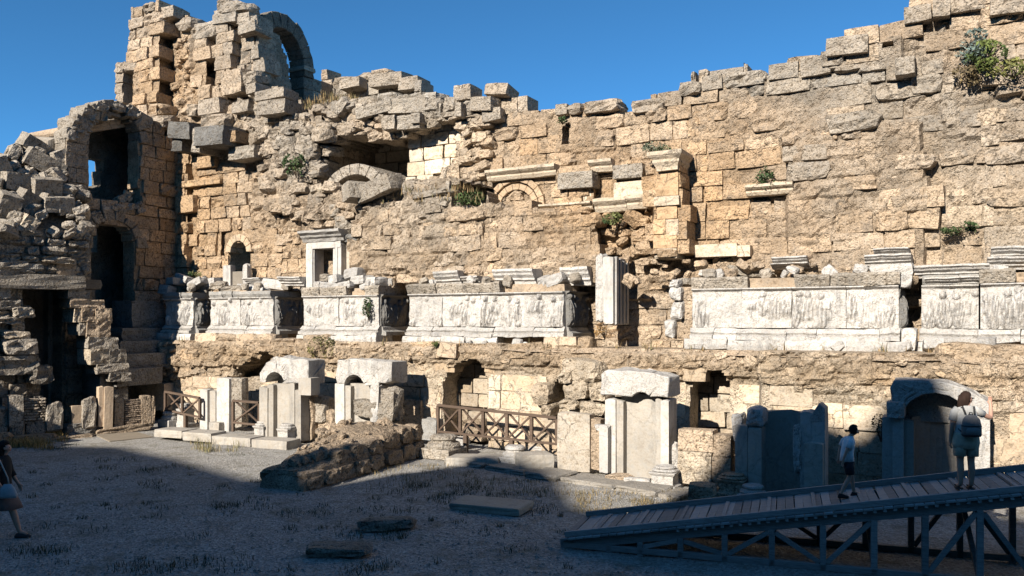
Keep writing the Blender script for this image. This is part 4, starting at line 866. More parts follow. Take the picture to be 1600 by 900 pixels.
caps(T, [(1128, 1206, 418, 434, -1.3, 'g'), (1208, 1262, 402, 416, -1.3, 'c'), (1206, 1264, 412, 420, -1.25, 'c'), (1352, 1424, 398, 414, -.9, 'c'), (1366, 1420, 388, 400, -.9, 'c'), (1356, 1428, 412, 432, -.5, 'm'), (1398, 1424, 428, 450, -.3, 'm'), (1060, 1084, 436, 448, -.6, 'g'), (1090, 1136, 424, 434, -1., 'm'), (1408, 1432, 512, 548, -.1, 'm')])
for (x0, x1, y0, y1) in ((1045, 1064, 448, 470), (1046, 1066, 470, 500), (1036, 1054, 500, 528), (1044, 1060, 436, 450)): T.bpx('broken_block', x0, x1, y0, y1, -.28, .6, 'crag', MAR)
for (x0, x1, y0, y1) in ((1056, 1082, 470, 500), (1054, 1084, 500, 530), (1060, 1084, 448, 470)): T.bpx('broken_block', x0, x1, y0, y1, -.5, .6, 'ash', BEI)
T, a, b = podium('set-back cream marble podium with faint carving between its two whiter neighbours', 1440, 1530, 1530, 13, .38, 1, -.75, False, 'x', True, 1.)
caps(T, [(1430, 1546, 414, 434, -.7, 'c'), (1446, 1540, 434, 448, -.75, 'c'), (1440, 1474, 534, 552, -.05, 'm'), (1476, 1502, 536, 552, 0., 'm')])
T, a, b = podium('carved white marble podium with tall figures at the right edge', 1532, 1980, 1980, 15, .25, 4, -.2, False, 'grey')
caps(T, [(1548, 1700, 384, 404, -.9, 'c'), (1542, 1700, 400, 420, -.8, 'c'), (1546, 1580, 416, 440, -.5, 'm'), (1528, 1560, 526, 552, .1, 'm')])
# ------------------------------------------------------------------ pieces in front: niches, pedestals, slabs
def own(px, py, deg=29.):
    return fr(px, py, deg)
def prect(F, x0, x1, y0, y1, d=0.):
    ym, xm = (y0 + y1) / 2, (x0 + x1) / 2
    return float(F.sz(x0, ym, d)[0]), float(F.sz(x1, ym, d)[0]), float(F.sz(xm, y1, d)[1]), float(F.sz(xm, y0, d)[1])
def concave(T, x0, x1, y0, y1, sag, thick, mat, col, name='niche_back', ragged=0., d=0., seed=1, amp=.012):
    s0, s1, z0, z1 = prect(T.F, x0, x1, y0, y1, d); n = 12; pts = []
    for i in range(n + 1):
        a = math.pi * i / n; pts.append(((s0 + s1) / 2 - (s1 - s0) / 2 * math.cos(a), -d + .06 + sag * math.sin(a)))
    pts += [(s1 + .02, -d + sag + thick), (s0 - .02, -d + sag + thick)]
    zt = (lambda x, y: z1 + ragged * (-.8 + fbm(x * 2.1, y * 2., 0, seed, 3))) if ragged else None
    return T.part(name, prism_z(pts, z0, z1, name, mat, 8, amp, seed, zt), (0, 0, 0), col=col)
def arch_lintel(T, x0, x1, y0, y1, ax, ay, ar, depth, d, col, mat='marble', name='lintel', amp=.05, seed=1, top=None):
    s0, s1, z0, z1 = prect(T.F, x0, x1, y0, y1, d); cs, cz = [float(v) for v in T.F.sz(ax, ay, d)]
    lim = lambda a: (cs + ar * math.cos(a), max(z0, cz + ar * math.sin(a)))
    pts = [(s0, z0)] + [lim(math.pi - math.pi * k / 10) for k in range(11)] + [(s1, z0)] + (top(s0, s1, z0, z1) if top else [(s1, z1), (s0, z1)])
    o = T.part(name, prism(pts, 0, depth, name, mat, .02, 2, amp, seed), (0, d, 0), col=col)
    n2 = [(cs + (ar + .02) * math.cos(math.pi * k / 10), cz + (ar + .02) * math.sin(math.pi * k / 10)) for k in range(11)]
    T.part('shell_back', prism(n2, 0, .1, 'shell_back', mat, 0), (0, d - depth * .7, 0), col=tuple(np.array(col) * .8))
    for rr, dd in ((ar * 1.0, .03), (ar * 1.14, .015)):     # mouldings round the arch
        for k in range(8):
            a0, a1 = math.pi * k / 8, math.pi * (k + 1) / 8
            q = [(cs + r * math.cos(a), cz + r * math.sin(a)) for r, a in ((rr, a0), (rr + .06, a0), (rr + .06, a1), (rr, a1))]
            if min(p[1] for p in q) < z0 or min(p[0] for p in q) < s0 or max(p[0] for p in q) > s1: continue
            T.part('arch_moulding', prism(q, -dd, .05, 'arch_moulding', mat, .008), (0, d, 0), col=col)
    return o
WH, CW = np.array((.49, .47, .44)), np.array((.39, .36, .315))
def niches():
    g = 'marble niches of the stage front'
    # tall pair of panels, second niche
    F = own(445, 690); T = Thing('marble_niche', 'narrow marble niche with a chipped shell lintel and pale panel, second from the left', 'marble niche', F, 0, 0, 0, g)
    arch_lintel(T, 406, 482, 559, 598, 430, 602, .42, .75, .12, WH, seed=2, amp=.07, top=lambda a, b, c, e: [(b, e - .06), (a + .6 * (b - a), e - .02), (a + .35 * (b - a), e + .03), (a + .14 * (b - a), e - .2), (a, c + .25)])
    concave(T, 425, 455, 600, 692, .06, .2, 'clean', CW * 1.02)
    for (x0, x1, y0, y1, d, lib, c) in ((405, 418, 604, 686, .1, 'slab', CW), (417, 427, 600, 690, .06, 'slab', CW * .9), (452, 460, 598, 690, .08, 'slab', CW), (459, 470, 608, 690, .05, 'slab', CW * .85)): T.bpx('jamb', x0, x1, y0, y1, d, .5, lib, c)
    T.bpx('upright_block', 466, 486, 590, 618, .15, .4, 'slab', CW)
    # third niche
    F = own(570, 692); F = FW.at(float(FW.sz(570, 690, 2.0)[0]), 1.6); T = Thing('marble_niche', 'low broken marble niche with a shell lintel split in two, behind the rubble mound', 'marble niche', F, 0, 0, 0, g)
    arch_lintel(T, 526, 590, 563, 602, 554, 606, .4, .8, .1, WH, seed=4, amp=.06, top=lambda a, b, c, e: [(b, e), (a + .3 * (b - a), e + .03), (a + .04, e - .02), (a - .04, c + .3)]); T.bpx('lintel', 589, 612, 564, 600, .1, .8, 'marb', WH * .9)
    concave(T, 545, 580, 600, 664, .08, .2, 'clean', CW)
    for (x0, x1, y0, y1, d, lib, c) in ((523, 538, 598, 665, .1, 'slab', WH), (536, 548, 602, 665, .05, 'slab', CW), (577, 592, 600, 662, .12, 'marb', WH * 1.05), (594, 616, 606, 662, .12, 'rough', GRY)): T.bpx('jamb', x0, x1, y0, y1, d, .5, lib, c)
    # fourth, the best kept
    F = own(1000, 752); T = Thing('marble_niche', 'tall concave marble niche under a heavy white carved lintel, in full sun', 'marble niche', F, 0, 0, 0, g)
    arch_lintel(T, 939, 1044, 580, 620, 1002, 630, .27, .95, .18, WH * 1.05, seed=6, top=lambda a, b, c, e: [(b, e - .12), (b - .5, e - .03), ((a + b) / 2, e), (a + .2, e + .03), (a, e - .1)])
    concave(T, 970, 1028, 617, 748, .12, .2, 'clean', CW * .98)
    for (x0, x1, y0, y1, d, lib, c) in ((945, 962, 622, 746, .12, 'slab', WH), (960, 974, 624, 746, .06, 'slab', CW), (1024, 1034, 622, 748, .05, 'slab', CW), (1032, 1045, 624, 748, .12, 'slab', WH)): T.bpx('jamb', x0, x1, y0, y1, d, .6, lib, c)
    T.bpx('slab', 936, 950, 666, 740, .3, .2, 'slab', WH * .95); T.bpx('broken_edge', 928, 950, 664, 674, .28, .25, 'crag', WH)
    # fifth, in the shade
    F = own(1215, 777); T = Thing('marble_niche', 'shaded concave marble niche without lintel, its broken top pointed at the right', 'marble niche', F, 0, 0, 0, g)
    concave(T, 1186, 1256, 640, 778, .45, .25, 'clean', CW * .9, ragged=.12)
    for (x0, x1, y0, y1, d, lib, c) in ((1148, 1168, 664, 760, .1, 'slab', CW * 1.05), (1168, 1190, 668, 764, .14, 'slab', CW * 1.05), (1142, 1160, 648, 690, .0, 'crag', WH), (1164, 1194, 637, 668, .1, 'crag', WH), (1250, 1270, 642, 778, .08, 'slab', WH * .9), (1268, 1289, 646, 778, .12, 'slab', WH * .9), (1256, 1286, 692, 778, .3, 'slab', CW)): T.bpx('jamb', x0, x1, y0, y1, d, .5, lib, c)
    s0, s1, z0, z1 = prect(F, 1266, 1289, 630, 660, .12)
    T.part('broken_top', prism([(s0, z0), (s1, z0), (s1, z1 - .1), (s1 - .12, z1), (s0, z0 + .12)], 0, .45, 'broken_top', 'marble', .01), (0, .12, 0), col=WH * .9)
    T.bpx('broken_edge', 1238, 1252, 664, 740, .1, .2, 'crag', WH)
    # sixth, with the arched head
    F = own(1470, 800); F = FW.at(float(FW.sz(1470, 700, 2.0)[0]), 2.0); T = Thing('marble_niche', 'large marble niche with a moulded arched head, where the visitor with the backpack stands', 'marble niche', F, 0, 0, 0, g)
    arch_lintel(T, 1392, 1548, 596, 652, 1462, 664, .66, .8, .12, WH * .95, seed=8, top=lambda a, b, c, e: [(b, c + .35), (b - .35, e - .18), (b - .7, e - .04), ((a + b) / 2, e), (a + .05, e), (a, e - .15)])
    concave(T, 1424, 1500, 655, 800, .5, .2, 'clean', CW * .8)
    for (x0, x1, y0, y1, d, lib, c) in ((1378, 1396, 650, 800, .1, 'slab', WH * .75), (1394, 1412, 652, 800, .14, 'slab', WH * .85), (1410, 1428, 656, 800, .06, 'slab', CW * .8), (1498, 1520, 640, 790, .08, 'slab', CW), (1518, 1548, 634, 738, .12, 'marb', WH), (1384, 1414, 628, 654, .3, 'marb', WH * .85)): T.bpx('jamb', x0, x1, y0, y1, d, .55, lib, c)
    # first pair on the left
    F = own(345, 672); T = Thing('slab_group', 'group of tall narrow upright marble slabs, leftmost of the bright marble pieces', 'marble slabs', F)
    for (x0, x1, y0, y1, d, c) in ((312, 324, 608, 672, .1, WH), (324, 337, 610, 672, .0, CW), (338, 358, 590, 676, .12, WH), (356, 378, 590, 668, .02, GRY), (326, 342, 660, 676, .35, CW)): T.bpx('slab', x0, x1, y0, y1, d, .3, 'slab' if c is not GRY else 'ash', c)
niches()
def single(name, label, cat, px, py, x0, x1, y0, y1, lib, depth, col, deg=29., rot=(0, 0, 0), group=None, z=0.):
    F = fr(px, py, deg, z); s0, s1, z0, z1 = prect(F, x0, x1, y0, y1); me = R.choice(LIB[lib])
    return top(name, me, label, cat, F.w((s0 + s1) / 2, -depth / 2, (z0 + z1) / 2), (rot[0], rot[1], rot[2] - F.a), (s1 - s0, depth, z1 - z0), col, group)
single('stone_slab', 'tall plain grey stone slab standing right of the wooden railing', 'stone slab', 900, 738, 870, 922, 645, 738, 'fine', .35, GRY * 1.1)
single('stone_pier', 'narrow weathered block pier between the grey slab and the sunlit niche', 'stone pier', 930, 740, 918, 938, 654, 735, 'ash', .4, BEI)
def masonry_piece(name, label, cat, px, py, rects, deg=29., lib='ash', depth=.5, group=None):
    F = fr(px, py, deg); T = Thing(name, label, cat, F, 0, 0, 0, group)
    for (x0, x1, y0, y1, d, c, *r) in rects: T.bpx(r[0] if r else 'stone', x0, x1, y0, y1, d, depth, r[1] if len(r) > 1 else lib, c, tuple(R.gauss(0, .02) for _ in range(3)))
    return T
masonry_piece('block_wall', 'short wall of pale rough blocks between the sunlit niche and the shaded niche', 'block wall', 1098, 765, ((1058, 1114, 672, 706, .0, BEI * 1.1), (1114, 1142, 680, 714, -.02, BEI), (1058, 1112, 706, 758, .02, CRE), (1112, 1142, 714, 762, .0, BEI * .95)))
masonry_piece('jagged_slab', 'jagged reddish wall stub leaning against the right side of the second niche', 'wall stub', 482, 690, ((470, 487, 618, 690, .05, BEI * .8), (484, 508, 620, 662, -.1, GRY), (486, 520, 640, 690, -.2, BEI)), lib='rough')
single('fallen_block', 'long rough block lying across the front of the low broken niche', 'stone block', 580, 700, 548, 612, 627, 656, 'rough', .6, GRY * .9, 25, (0, .08, 0))
single('stone_block', 'square rough block beside the arched opening, behind the rubble mound', 'stone block', 640, 690, 620, 658, 624, 670, 'ash', .5, BEI)
single('stone_block', 'small block with a white chipped top at the left end of the wooden railing', 'stone block', 672, 702, 658, 682, 654, 690, 'marb', .4, MARG)
# pedestals and column bases
def pedestal(label, px, py, wd, h, sq=True, mat='marble', col=WH, grp=None, deg=29.):
    F = fr(px, py, deg); T = Thing('pedestal' if sq else 'column_base', label, 'pedestal' if sq else 'column base', F, 0, 0, 0, grp); hw = wd / 2
    if sq:
        T.part('die', lathe([(hw, 0), (hw, h * .14), (hw * .86, h * .2), (hw * .8, h * .26), (hw * .8, h * .6), (hw * .88, h * .66), (hw * .95, h * .72), (hw * .95, h * .76)], 'die', mat, square=True, amp=.02, seed=int(px)), (0, -hw, 0), col=col)
        T.part('torus_base', lathe([(hw * .92, h * .765), (hw, h * .82), (hw * .9, h * .88), (hw * .74, h * .9), (hw * .8, h * .95), (hw * .7, h)], 'torus_base', mat, 16, False, .02, int(py)), (0, -hw, 0), col=col * .95)
    else:
        T.part('plinth', lathe([(hw, 0), (hw, h * .4), (hw * .95, h * .45)], 'plinth', mat, square=True, amp=.02, seed=int(px)), (0, -hw, 0), col=col)
        T.part('torus_base', lathe([(hw * .97, h * .455), (hw * 1.0, h * .55), (hw * .92, h * .66), (hw * .74, h * .7), (hw * .72, h * .78), (hw * .82, h * .84), (hw * .8, h * .93), (hw * .62, h)], 'torus_base', mat, 18, False, .02, int(py)), (0, -hw, 0), col=col * .95)
PG = 'column pedestals and bases along the marble step'
pedestal('small square marble pedestal left of the pale panel, in front of the wooden trellis', 402, 688, .52, .58, True, 'marble', WH, PG)
pedestal('small square marble pedestal with a dark side, right of the pale panel', 440, 694, .5, .6, True, 'marble', WH * .95, PG)
pedestal('grey moulded column base at the right end of the rubble mound', 678, 718, .95, .62, False, 'lime', GRY, PG)
pedestal('shaded column base standing on the marble kerb before the railing', 795, 730, .66, .52, False, 'marble', WH, PG)
pedestal('white pedestal before the right jamb of the sunlit niche', 1033, 766, .62, .5, True, 'marble', WH, PG)
pedestal('weathered square pedestal left of the shaded niche', 1140, 778, .62, .48, True, 'lime', BEI, PG)
pedestal('low broken white pedestal at the foot of the shaded niche', 1172, 786, .55, .34, False, 'marble', WH, PG)
pedestal('stacked moulded base at the right end of the low brick wall', 255, 668, .6, .56, False, 'marble', WH, PG)
pedestal('upright moulded pedestal block beside the left railing', 281, 668, .5, .84, True, 'marble', WH, PG)
# marble kerb in front of the niches
def kerb():
    g0, g1 = gp(690, 722), gp(1062, 782); ang = math.degrees(-math.atan2(g1[1] - g0[1], g1[0] - g0[0])); F = Frame(g0[0], g0[1], ang); ln = math.hypot(g1[0] - g0[0], g1[1] - g0[1])
    T = Thing('marble_kerb', 'long low marble kerb step running in front of the niches to the ramp', 'kerb', F); s = 0.
    while s < ln:
        b = min(ln, s + R.uniform(1., 1.7)); T.block('kerb_stone', s + .01, b - .01, -.05, .1 + R.uniform(-.02, .03), .0 + R.uniform(-.05, .05), .9, 'marb', CW * R.uniform(.65, .9)); s = b
    F2 = fr(320, 692, 22); T2 = Thing('marble_kerb', 'sunlit white kerb blocks on the ground before the left marble slabs', 'kerb', F2)
    for (x0, x1, y0, y1) in ((240, 284, 672, 684), (284, 330, 676, 690), (330, 392, 683, 698), (392, 448, 688, 704)): T2.bpx('kerb_stone', x0, x1, y0, y1, 0, .7, 'slab', CW)
kerb()
FR_ = 'fallen stones in the orchestra'
def flat_slab(label, a, b, wd, h, lib, col, dz=0.):
    (x0, y0), (x1, y1) = gp(*a), gp(*b); an = math.atan2(y1 - y0, x1 - x0); ln = math.hypot(x1 - x0, y1 - y0)
    nx, ny = -math.sin(an), math.cos(an)
    return top('stone_slab', R.choice(LIB[lib]), label, 'stone slab', ((x0 + x1) / 2 + nx * wd / 2, (y0 + y1) / 2 + ny * wd / 2, h / 2 - .02 + dz), (R.gauss(0, .02), R.gauss(0, .02), an), (ln, wd, h), col, FR_)
flat_slab('long flat grey slab lying in the shaded gravel left of the ramp', (700, 794), (812, 806), .75, .15, 'slab', GRY)
flat_slab('rough half-buried stone in the middle of the shaded gravel', (560, 832), (650, 826), .4, .2, 'rough', GRY * .8)
flat_slab('low flat stone with weeds, nearest the bottom of the picture', (470, 870), (575, 872), .45, .16, 'rough', GRY * .8)
flat_slab('large bluish marble slab lying before the left half of the railing', (696, 726), (780, 730), .8, .22, 'slab', CW)
flat_slab('thick marble block lying between the column base and the grey slab', (812, 738), (866, 736), .9, .42, 'slab', CW)
flat_slab('rough white stone lying at the foot of the sunlit niche', (974, 758), (1012, 762), .3, .2, 'crag', WH)
flat_slab('brown rough boulder at the foot of the sunlit niche', (946, 754), (984, 758), .35, .24, 'rock', BEI)
flat_slab('upright broken stone block in dry weeds left of the weathered pedestal', (1072, 784), (1116, 788), .4, .4, 'rough', BEI * .9)
flat_slab('white chipped stone against the block wall by the sunlit niche', (1042, 756), (1060, 756), .2, .95, 'crag', WH)
single('rubble_block', 'dark square block in the arched opening behind the wooden railing', 'stone block', 735, 694, 716, 754, 656, 690, 'rough', .7, BEI * .7)
single('rubble_block', 'small pale stone on the ground under the left end of the railing', 'stone block', 712, 702, 700, 724, 684, 700, 'crag', .4, WH)
single('rubble_block', 'long pale stone on the ground under the right end of the railing', 'stone block', 838, 706, 822, 850, 696, 706, 'crag', .3, WH)
masonry_piece('boulder_pair', 'two pale weathered boulders beside the ramp at the right edge of the picture', 'boulders', 1580, 772, ((1554, 1584, 706, 770, .0, BEI, 'boulder'), (1584, 1640, 700, 770, .1, BEI * 1.05, 'boulder')), lib='rough', depth=.7)
def mat_():
    a, b, c, d = [gp(*v) for v in ((148, 679), (214, 675), (240, 683), (172, 690))]; V = [(x, y, float(gz(x, y)) + .03) for x, y in (a, b, c, d)]; V += [(x, y, z - .06) for x, y, z in V]
    me = mesh_from('ground_panel', V, [(3, 2, 1, 0), (0, 1, 5, 4), (1, 2, 6, 5), (2, 3, 7, 6), (3, 0, 4, 7)], 'wood'); o = top('ground_panel', me, 'flat weathered panel lying on the sunlit gravel before the brick panel', 'ground panel', col=(.24, .2, .15))
mat_()
# left group of slabs and the brick infill
def left_wall():
    F = fr(130, 680, -40); T = Thing('slab_wall', 'low wall of reused upright slabs and thin bricks at the left of the orchestra', 'low wall', F)
    for (x0, x1, y0, y1, d, c, lib, dep) in ((14, 37, 618, 668, .1, GRY, 'ash', .35), (-40, 14, 636, 690, .05, GRY * .8, 'rough', .5), (14, 40, 655, 690, .05, GRY * .8, 'rough', .5), (72, 100, 630, 674, .05, GRY, 'rough', .35), (40, 72, 660, 690, .0, GRY * .8, 'rough', .4), (129, 152, 622, 670, .08, GRY, 'rough', .35), (154, 163, 604, 668, .05, BEI, 'slab', .3), (163, 177, 604, 672, .12, BEI * .9, 'slab', .3), (179, 194, 622, 668, .0, BEI * .8, 'ash', .3), (221, 236, 618, 662, .02, BEI * .8, 'ash', .3), (235, 243, 620, 664, .02, BEI * .7, 'rough', .3), (112, 130, 634, 668, -.05, BEI * .8, 'slab', .3), (100, 152, 660, 680, -.02, DRK * 1.4, 'rough', .4), (150, 240, 665, 676, .1, BEI * .8, 'rough', .4)):
        T.bpx('slab', x0, x1, y0, y1, d, dep, lib, np.asarray(c), tuple(R.gauss(0, .015) for _ in range(3)))
    s0, s1, z0, z1 = prect(F, 195, 222, 626, 664)
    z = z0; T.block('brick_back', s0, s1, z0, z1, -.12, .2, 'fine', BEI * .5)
    while z < z1:
        s = s0
        while s < s1 - .05:
            b = min(s1, s + R.uniform(.22, .45)); T.block('brick', s + .008, b - .008, z + .012, z + .058, R.uniform(-.05, .0), .2, 'ash', np.array((.42, .33, .25)) * R.uniform(.75, 1.15), (0, R.gauss(0, .02), 0)); s = b
        z += .068
    s0, s1, z0, z1 = prect(F, 38, 73, 626, 662)
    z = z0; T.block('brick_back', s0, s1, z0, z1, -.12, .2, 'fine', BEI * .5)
    while z < z1:
        s = s0 + R.uniform(-.1, 0)
        while s < s1 - .05:
            b = min(s1, s + R.uniform(.25, .55)); T.block('brick', s + .008, b - .008, z + .012, z + .08, R.uniform(-.06, .02), .2, 'rough', np.array((.42, .36, .29)) * R.uniform(.75, 1.15), (0, R.gauss(0, .03), 0)); s = b
        z += .09
    for k, (x0, x1, y0, y1) in enumerate(((-60, 20, 678, 696), (20, 90, 680, 694), (60, 150, 682, 690))): T.bpx('footing', x0, x1, y0, y1, .5, .5, 'rough', BEI * .7)
left_wall()
single('pillar_stub', 'square pillar stub with a white cap at the left edge of the picture', 'pillar', 2, 672, -18, 15, 578, 672, 'fine', .6, BEI * .8, 10)
single('cap_stone', 'white cap slab lying on the square pillar stub', 'cap stone', 2, 672, -20, 16, 561, 577, 'slab', .64, WH, 10)
single('fallen_slab', 'dark grey cracked slab lying behind the low wall at the left', 'stone slab', 60, 660, 14, 108, 604, 630, 'slab', .6, DRK * 1.6, 4, (.1, .05, 0))
single('fallen_slab', 'bright white-topped slab lying under the gate at the left', 'stone slab', 40, 662, 12, 66, 592, 612, 'marb', .7, WH, 2, (-.25, .03, 0))
single('leaning_slab', 'thin slab leaning diagonally against the gate blocks', 'stone slab', 30, 652, 24, 34, 540, 600, 'ash', .5, GRY, 10, (0, .75, 0))
single('wide_block', 'wide pale dressed block behind the brick panel, left of the first railing', 'stone block', 222, 655, 194, 258, 597, 640, 'fine', .5, BEI)
# rubble mound
def mound():
    A, B, C_ = gp(480, 766), gp(662, 712), gp(405, 756); ang = math.degrees(-math.atan2(B[1] - A[1], B[0] - A[0])); F = Frame(A[0], A[1], ang)
    T = Thing('rubble_mound', 'low mound of earth and rubble edged with shade-darkened stone blocks before the low niche', 'rubble mound', F)
    ln = math.hypot(B[0] - A[0], B[1] - A[1]); n = 60; m = 40; V, Fc, tc = [], [], []
    D = 3.1
    for i in range(n + 1):
        for j in range(m + 1):
            u, v = i / n, j / m; s = ln * (u * 1.06 - .02); d = -v * (1.3 + 1.5 * u) + .0
            e = min(u * 16, (1 - u) * 8, v * 16, (1 - v) * 5, 1.); h = (.34 + .55 * min(1, u * 1.35)) * min(1, e) ** .5
            h += min(1, e) * (.12 * float(fbm(s * 1.2, d * 1.2, 0, 3, 4)) + .1 * max(0, math.sin(v * 3.1)) + .06 * float(fbm(s * 5, d * 5, 0, 9, 3)))
            V.append((s + .05 * float(vnoise(s * 4, d * 4)), -d, max(-.05, h - .03))); tc.append(BEI * (.75 + .3 * float(fbm(s * 2, d * 2, 0, 7, 3))))
    for i in range(n):
        for j in range(m): Fc.append((i * (m + 1) + j, (i + 1) * (m + 1) + j, (i + 1) * (m + 1) + j + 1, i * (m + 1) + j + 1))
    o = link('earth_fill', mesh_from('earth_fill', V, Fc, 'core', False, tc), T.e); o['kind'] = 'stuff'
    s = .0
    while s < ln - .1:       # two courses of edge blocks, colour lowered for the shaded face
        b = s + R.uniform(.45, .9); u = s / ln; h = .3 + .16 * min(1, u * 1.3)
        for k in range(2 if u > .12 else 1): T.block('edge_block', s + .01, b - .01, k * h, (k + 1) * h - .02, .06 + R.uniform(-.05, .05) - k * .05, .5, 'rough', BEI * R.uniform(.62, .85), tuple(R.gauss(0, .03) for _ in range(3)))
        s = b
    FF = Frame(C_[0], C_[1], math.degrees(-math.atan2(A[1] - C_[1], A[0] - C_[0]))); l2 = math.hypot(A[0] - C_[0], A[1] - C_[1])
    s = 0.
    while s < l2 - .05:
        b = min(l2, s + R.uniform(.4, .6)); p = FF.w((s + b) / 2, -.3, .2); q = p - F.w(0, 0, 0); ss = q.x * F.u[0] + q.y * F.u[1]; dd = q.x * F.n[0] + q.y * F.n[1]
        o = T.part('edge_block', R.choice(LIB['rough']), (ss, dd, .18), (0, 0, F.a - FF.a), (b - s - .02, .6, .42), BEI * R.uniform(.7, .9)); s = b
    rg = random.Random(4)
    for k in range(44):
        u = rg.uniform(.08, .85); v = rg.uniform(.08, .8); s_ = ln * u; d_ = -.2 - v * (1.0 + 1.4 * u); a = .08 * 5 ** rg.random(); z_ = (.34 + .55 * min(1, u * 1.35)) + .08
        T.add(s_ - a / 2, s_ + a / 2, z_ - a * .3, z_ + a * .3, d_, a * .8, 'rock' if rg.random() < .6 else 'rough', BEI * rg.uniform(.65, .9), tuple(rg.gauss(0, .4) for _ in range(3)))
    T.flush()
mound()
# marble door frame, fluted pier, small window frame on top of the podiums
def door():
    d = -1.0; F = FW.at(float(FW.sz(510, 440, d)[0]), d, 0); T = Thing('marble_doorway', 'white marble door frame with a moulded cornice standing on the podiums', 'doorway', F, 0, 0, 4.6)
    for k, (a, b, dd) in enumerate(((478, 484, 0.), (483, 488, .03), (487, 491, -.03))): T.bpx('jamb', a, b, 380 + 3 * k, 470, dd, .5, 'slab', WH)
    for k, (a, b, dd) in enumerate(((520, 524, -.03), (523, 527, .03), (526, 533, 0.))): T.bpx('jamb', a, b, 386 - 3 * k, 470, dd, .5, 'slab', WH)
    T.bpx('lintel', 479, 533, 374, 388, .02, .5, 'slab', WH)
    s0, s1, z0, z1 = prect(F, 472, 536, 363, 376, .1); pr = [(-.6, 0), (.0, 0), (.05, .1), (.14, .16), (.16, .22), (.3, .3), (.3, .38), (-.6, .38)]
    me = sweep([(s1 - s0) * i / 8 for i in range(9)], pr, 'cornice', 'marble'); rough(me, .03, 3); T.part('cornice', me, (s0, .05, z0 - .02), col=WH * .8)
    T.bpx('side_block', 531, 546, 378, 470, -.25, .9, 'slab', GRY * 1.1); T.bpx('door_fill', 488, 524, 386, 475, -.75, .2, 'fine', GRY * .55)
    T.bpx('broken_block', 536, 560, 364, 378, .0, .6, 'rough', DRK * 1.4)
    F = FW.at(float(FW.sz(950, 450, -.25)[0]), -.25, 0); T = Thing('fluted_pier', 'tall white marble pier with dark fluted right side, standing by the rubble gap', 'marble pier', F, 0, 0, 3.3)
    T.bpx('shaft', 942, 958, 400, 508, .0, 1.1, 'slab', WH * 1.05); T.bpx('carved_edge', 930, 943, 395, 505, -.12, .5, 'marb', WH)
    s1 = float(F.sz(958, 450, 0)[0]); z0, z1 = float(F.sz(950, 508, 0)[1]), float(F.sz(950, 400, 0)[1])
    for k in range(4): T.block('flute', s1 - .02, s1 + .06, z0, z1 - .05 * k, -.12 - k * .26, .17, 'slab', WH * .8)
    d = -1.35; F = FW.at(float(FW.sz(365, 430, d)[0]), d, 0); T = Thing('window_frame', 'broken little marble window frame in front of the arched hole', 'window frame', F, 0, 0, 5.)
    T.bpx('jamb', 348, 360, 414, 450, 0, .25, 'slab', WH); T.bpx('jamb', 379, 386, 412, 446, 0, .25, 'marb', WH); T.bpx('sill', 386, 416, 434, 446, .1, .4, 'marb', WH); T.bpx('panel', 360, 380, 424, 450, -.1, .15, 'slab', GRY * .6)
door()
# ------------------------------------------------------------------ wooden railings
WOODC = np.array((.115, .08, .058)); WGREY = np.array((.31, .295, .28))
def railing(label, x0, yt0, yb0, x1, yt1, yb1, d, n, posts, group, legs=()):
    F = FW; s0 = float(F.sz(x0, yt0, d)[0]); s1 = float(F.sz(x1, yt1, d)[0])
    za0, zb0, za1, zb1 = [float(F.sz(a, b, d)[1]) for a, b in ((x0, yt0), (x0, yb0), (x1, yt1), (x1, yb1))]
    T = Thing('wooden_railing', label, 'railing', F, s0, d, 0, group); g = lambda a, b, t: a + (b - a) * t
    P = lambda t, top_, o=0.: (s0 + (s1 - s0) * t - s0, o, g(za0, za1, t) if top_ else g(zb0, zb1, t))
    def bm_(nm, a, b, w1=.07, w2=.06): o = link(nm, beam(a, b, w1, w2, nm, 'wood'), T.e, col=WOODC * R.uniform(.8, 1.2)); return o
    bm_('top_rail', P(0, 1), P(1, 1), .1, .07); bm_('bottom_rail', P(0, 0), P(1, 0), .08, .06)
    for k in range(n + 1):
        a, b = P(k / n, 0), P(k / n, 1); bm_('post', (a[0], .01, a[2] - (.3 if k == 0 else .03)), (b[0], .01, b[2] - .03), .09, .08)
    for k in range(n):
        a0, a1, b0, b1 = P(k / n, 0, .02), P((k + 1) / n, 0, .02), P(k / n, 1, .02), P((k + 1) / n, 1, .02)
        bm_('cross_brace', a0, b1, .05, .05); bm_('cross_brace', tuple(np.array(b0) + (0, .055, 0)), tuple(np.array(a1) + (0, .055, 0)), .05, .05)
    for t in legs:
        a = P(t, 0); bm_('leg', (a[0], .0, -.1), (a[0], .0, a[2]), .12, .12)
RG = 'wooden railings with crossed braces'
railing('long dark wooden railing with five crossed panels before the low wall', 684, 633, 674, 870, 653, 694, 1.0, 5, 6, RG, (.25, .64))
railing('short sunlit wooden railing panel between the marble slabs and the second niche', 364, 626, 660, 405, 629, 664, 1.9, 1, 2, RG)
railing('short sunlit wooden railing at the left, behind the upright pedestal', 258, 612, 640, 312, 622, 652, 1.4, 2, 3, RG, (0.02, .6))
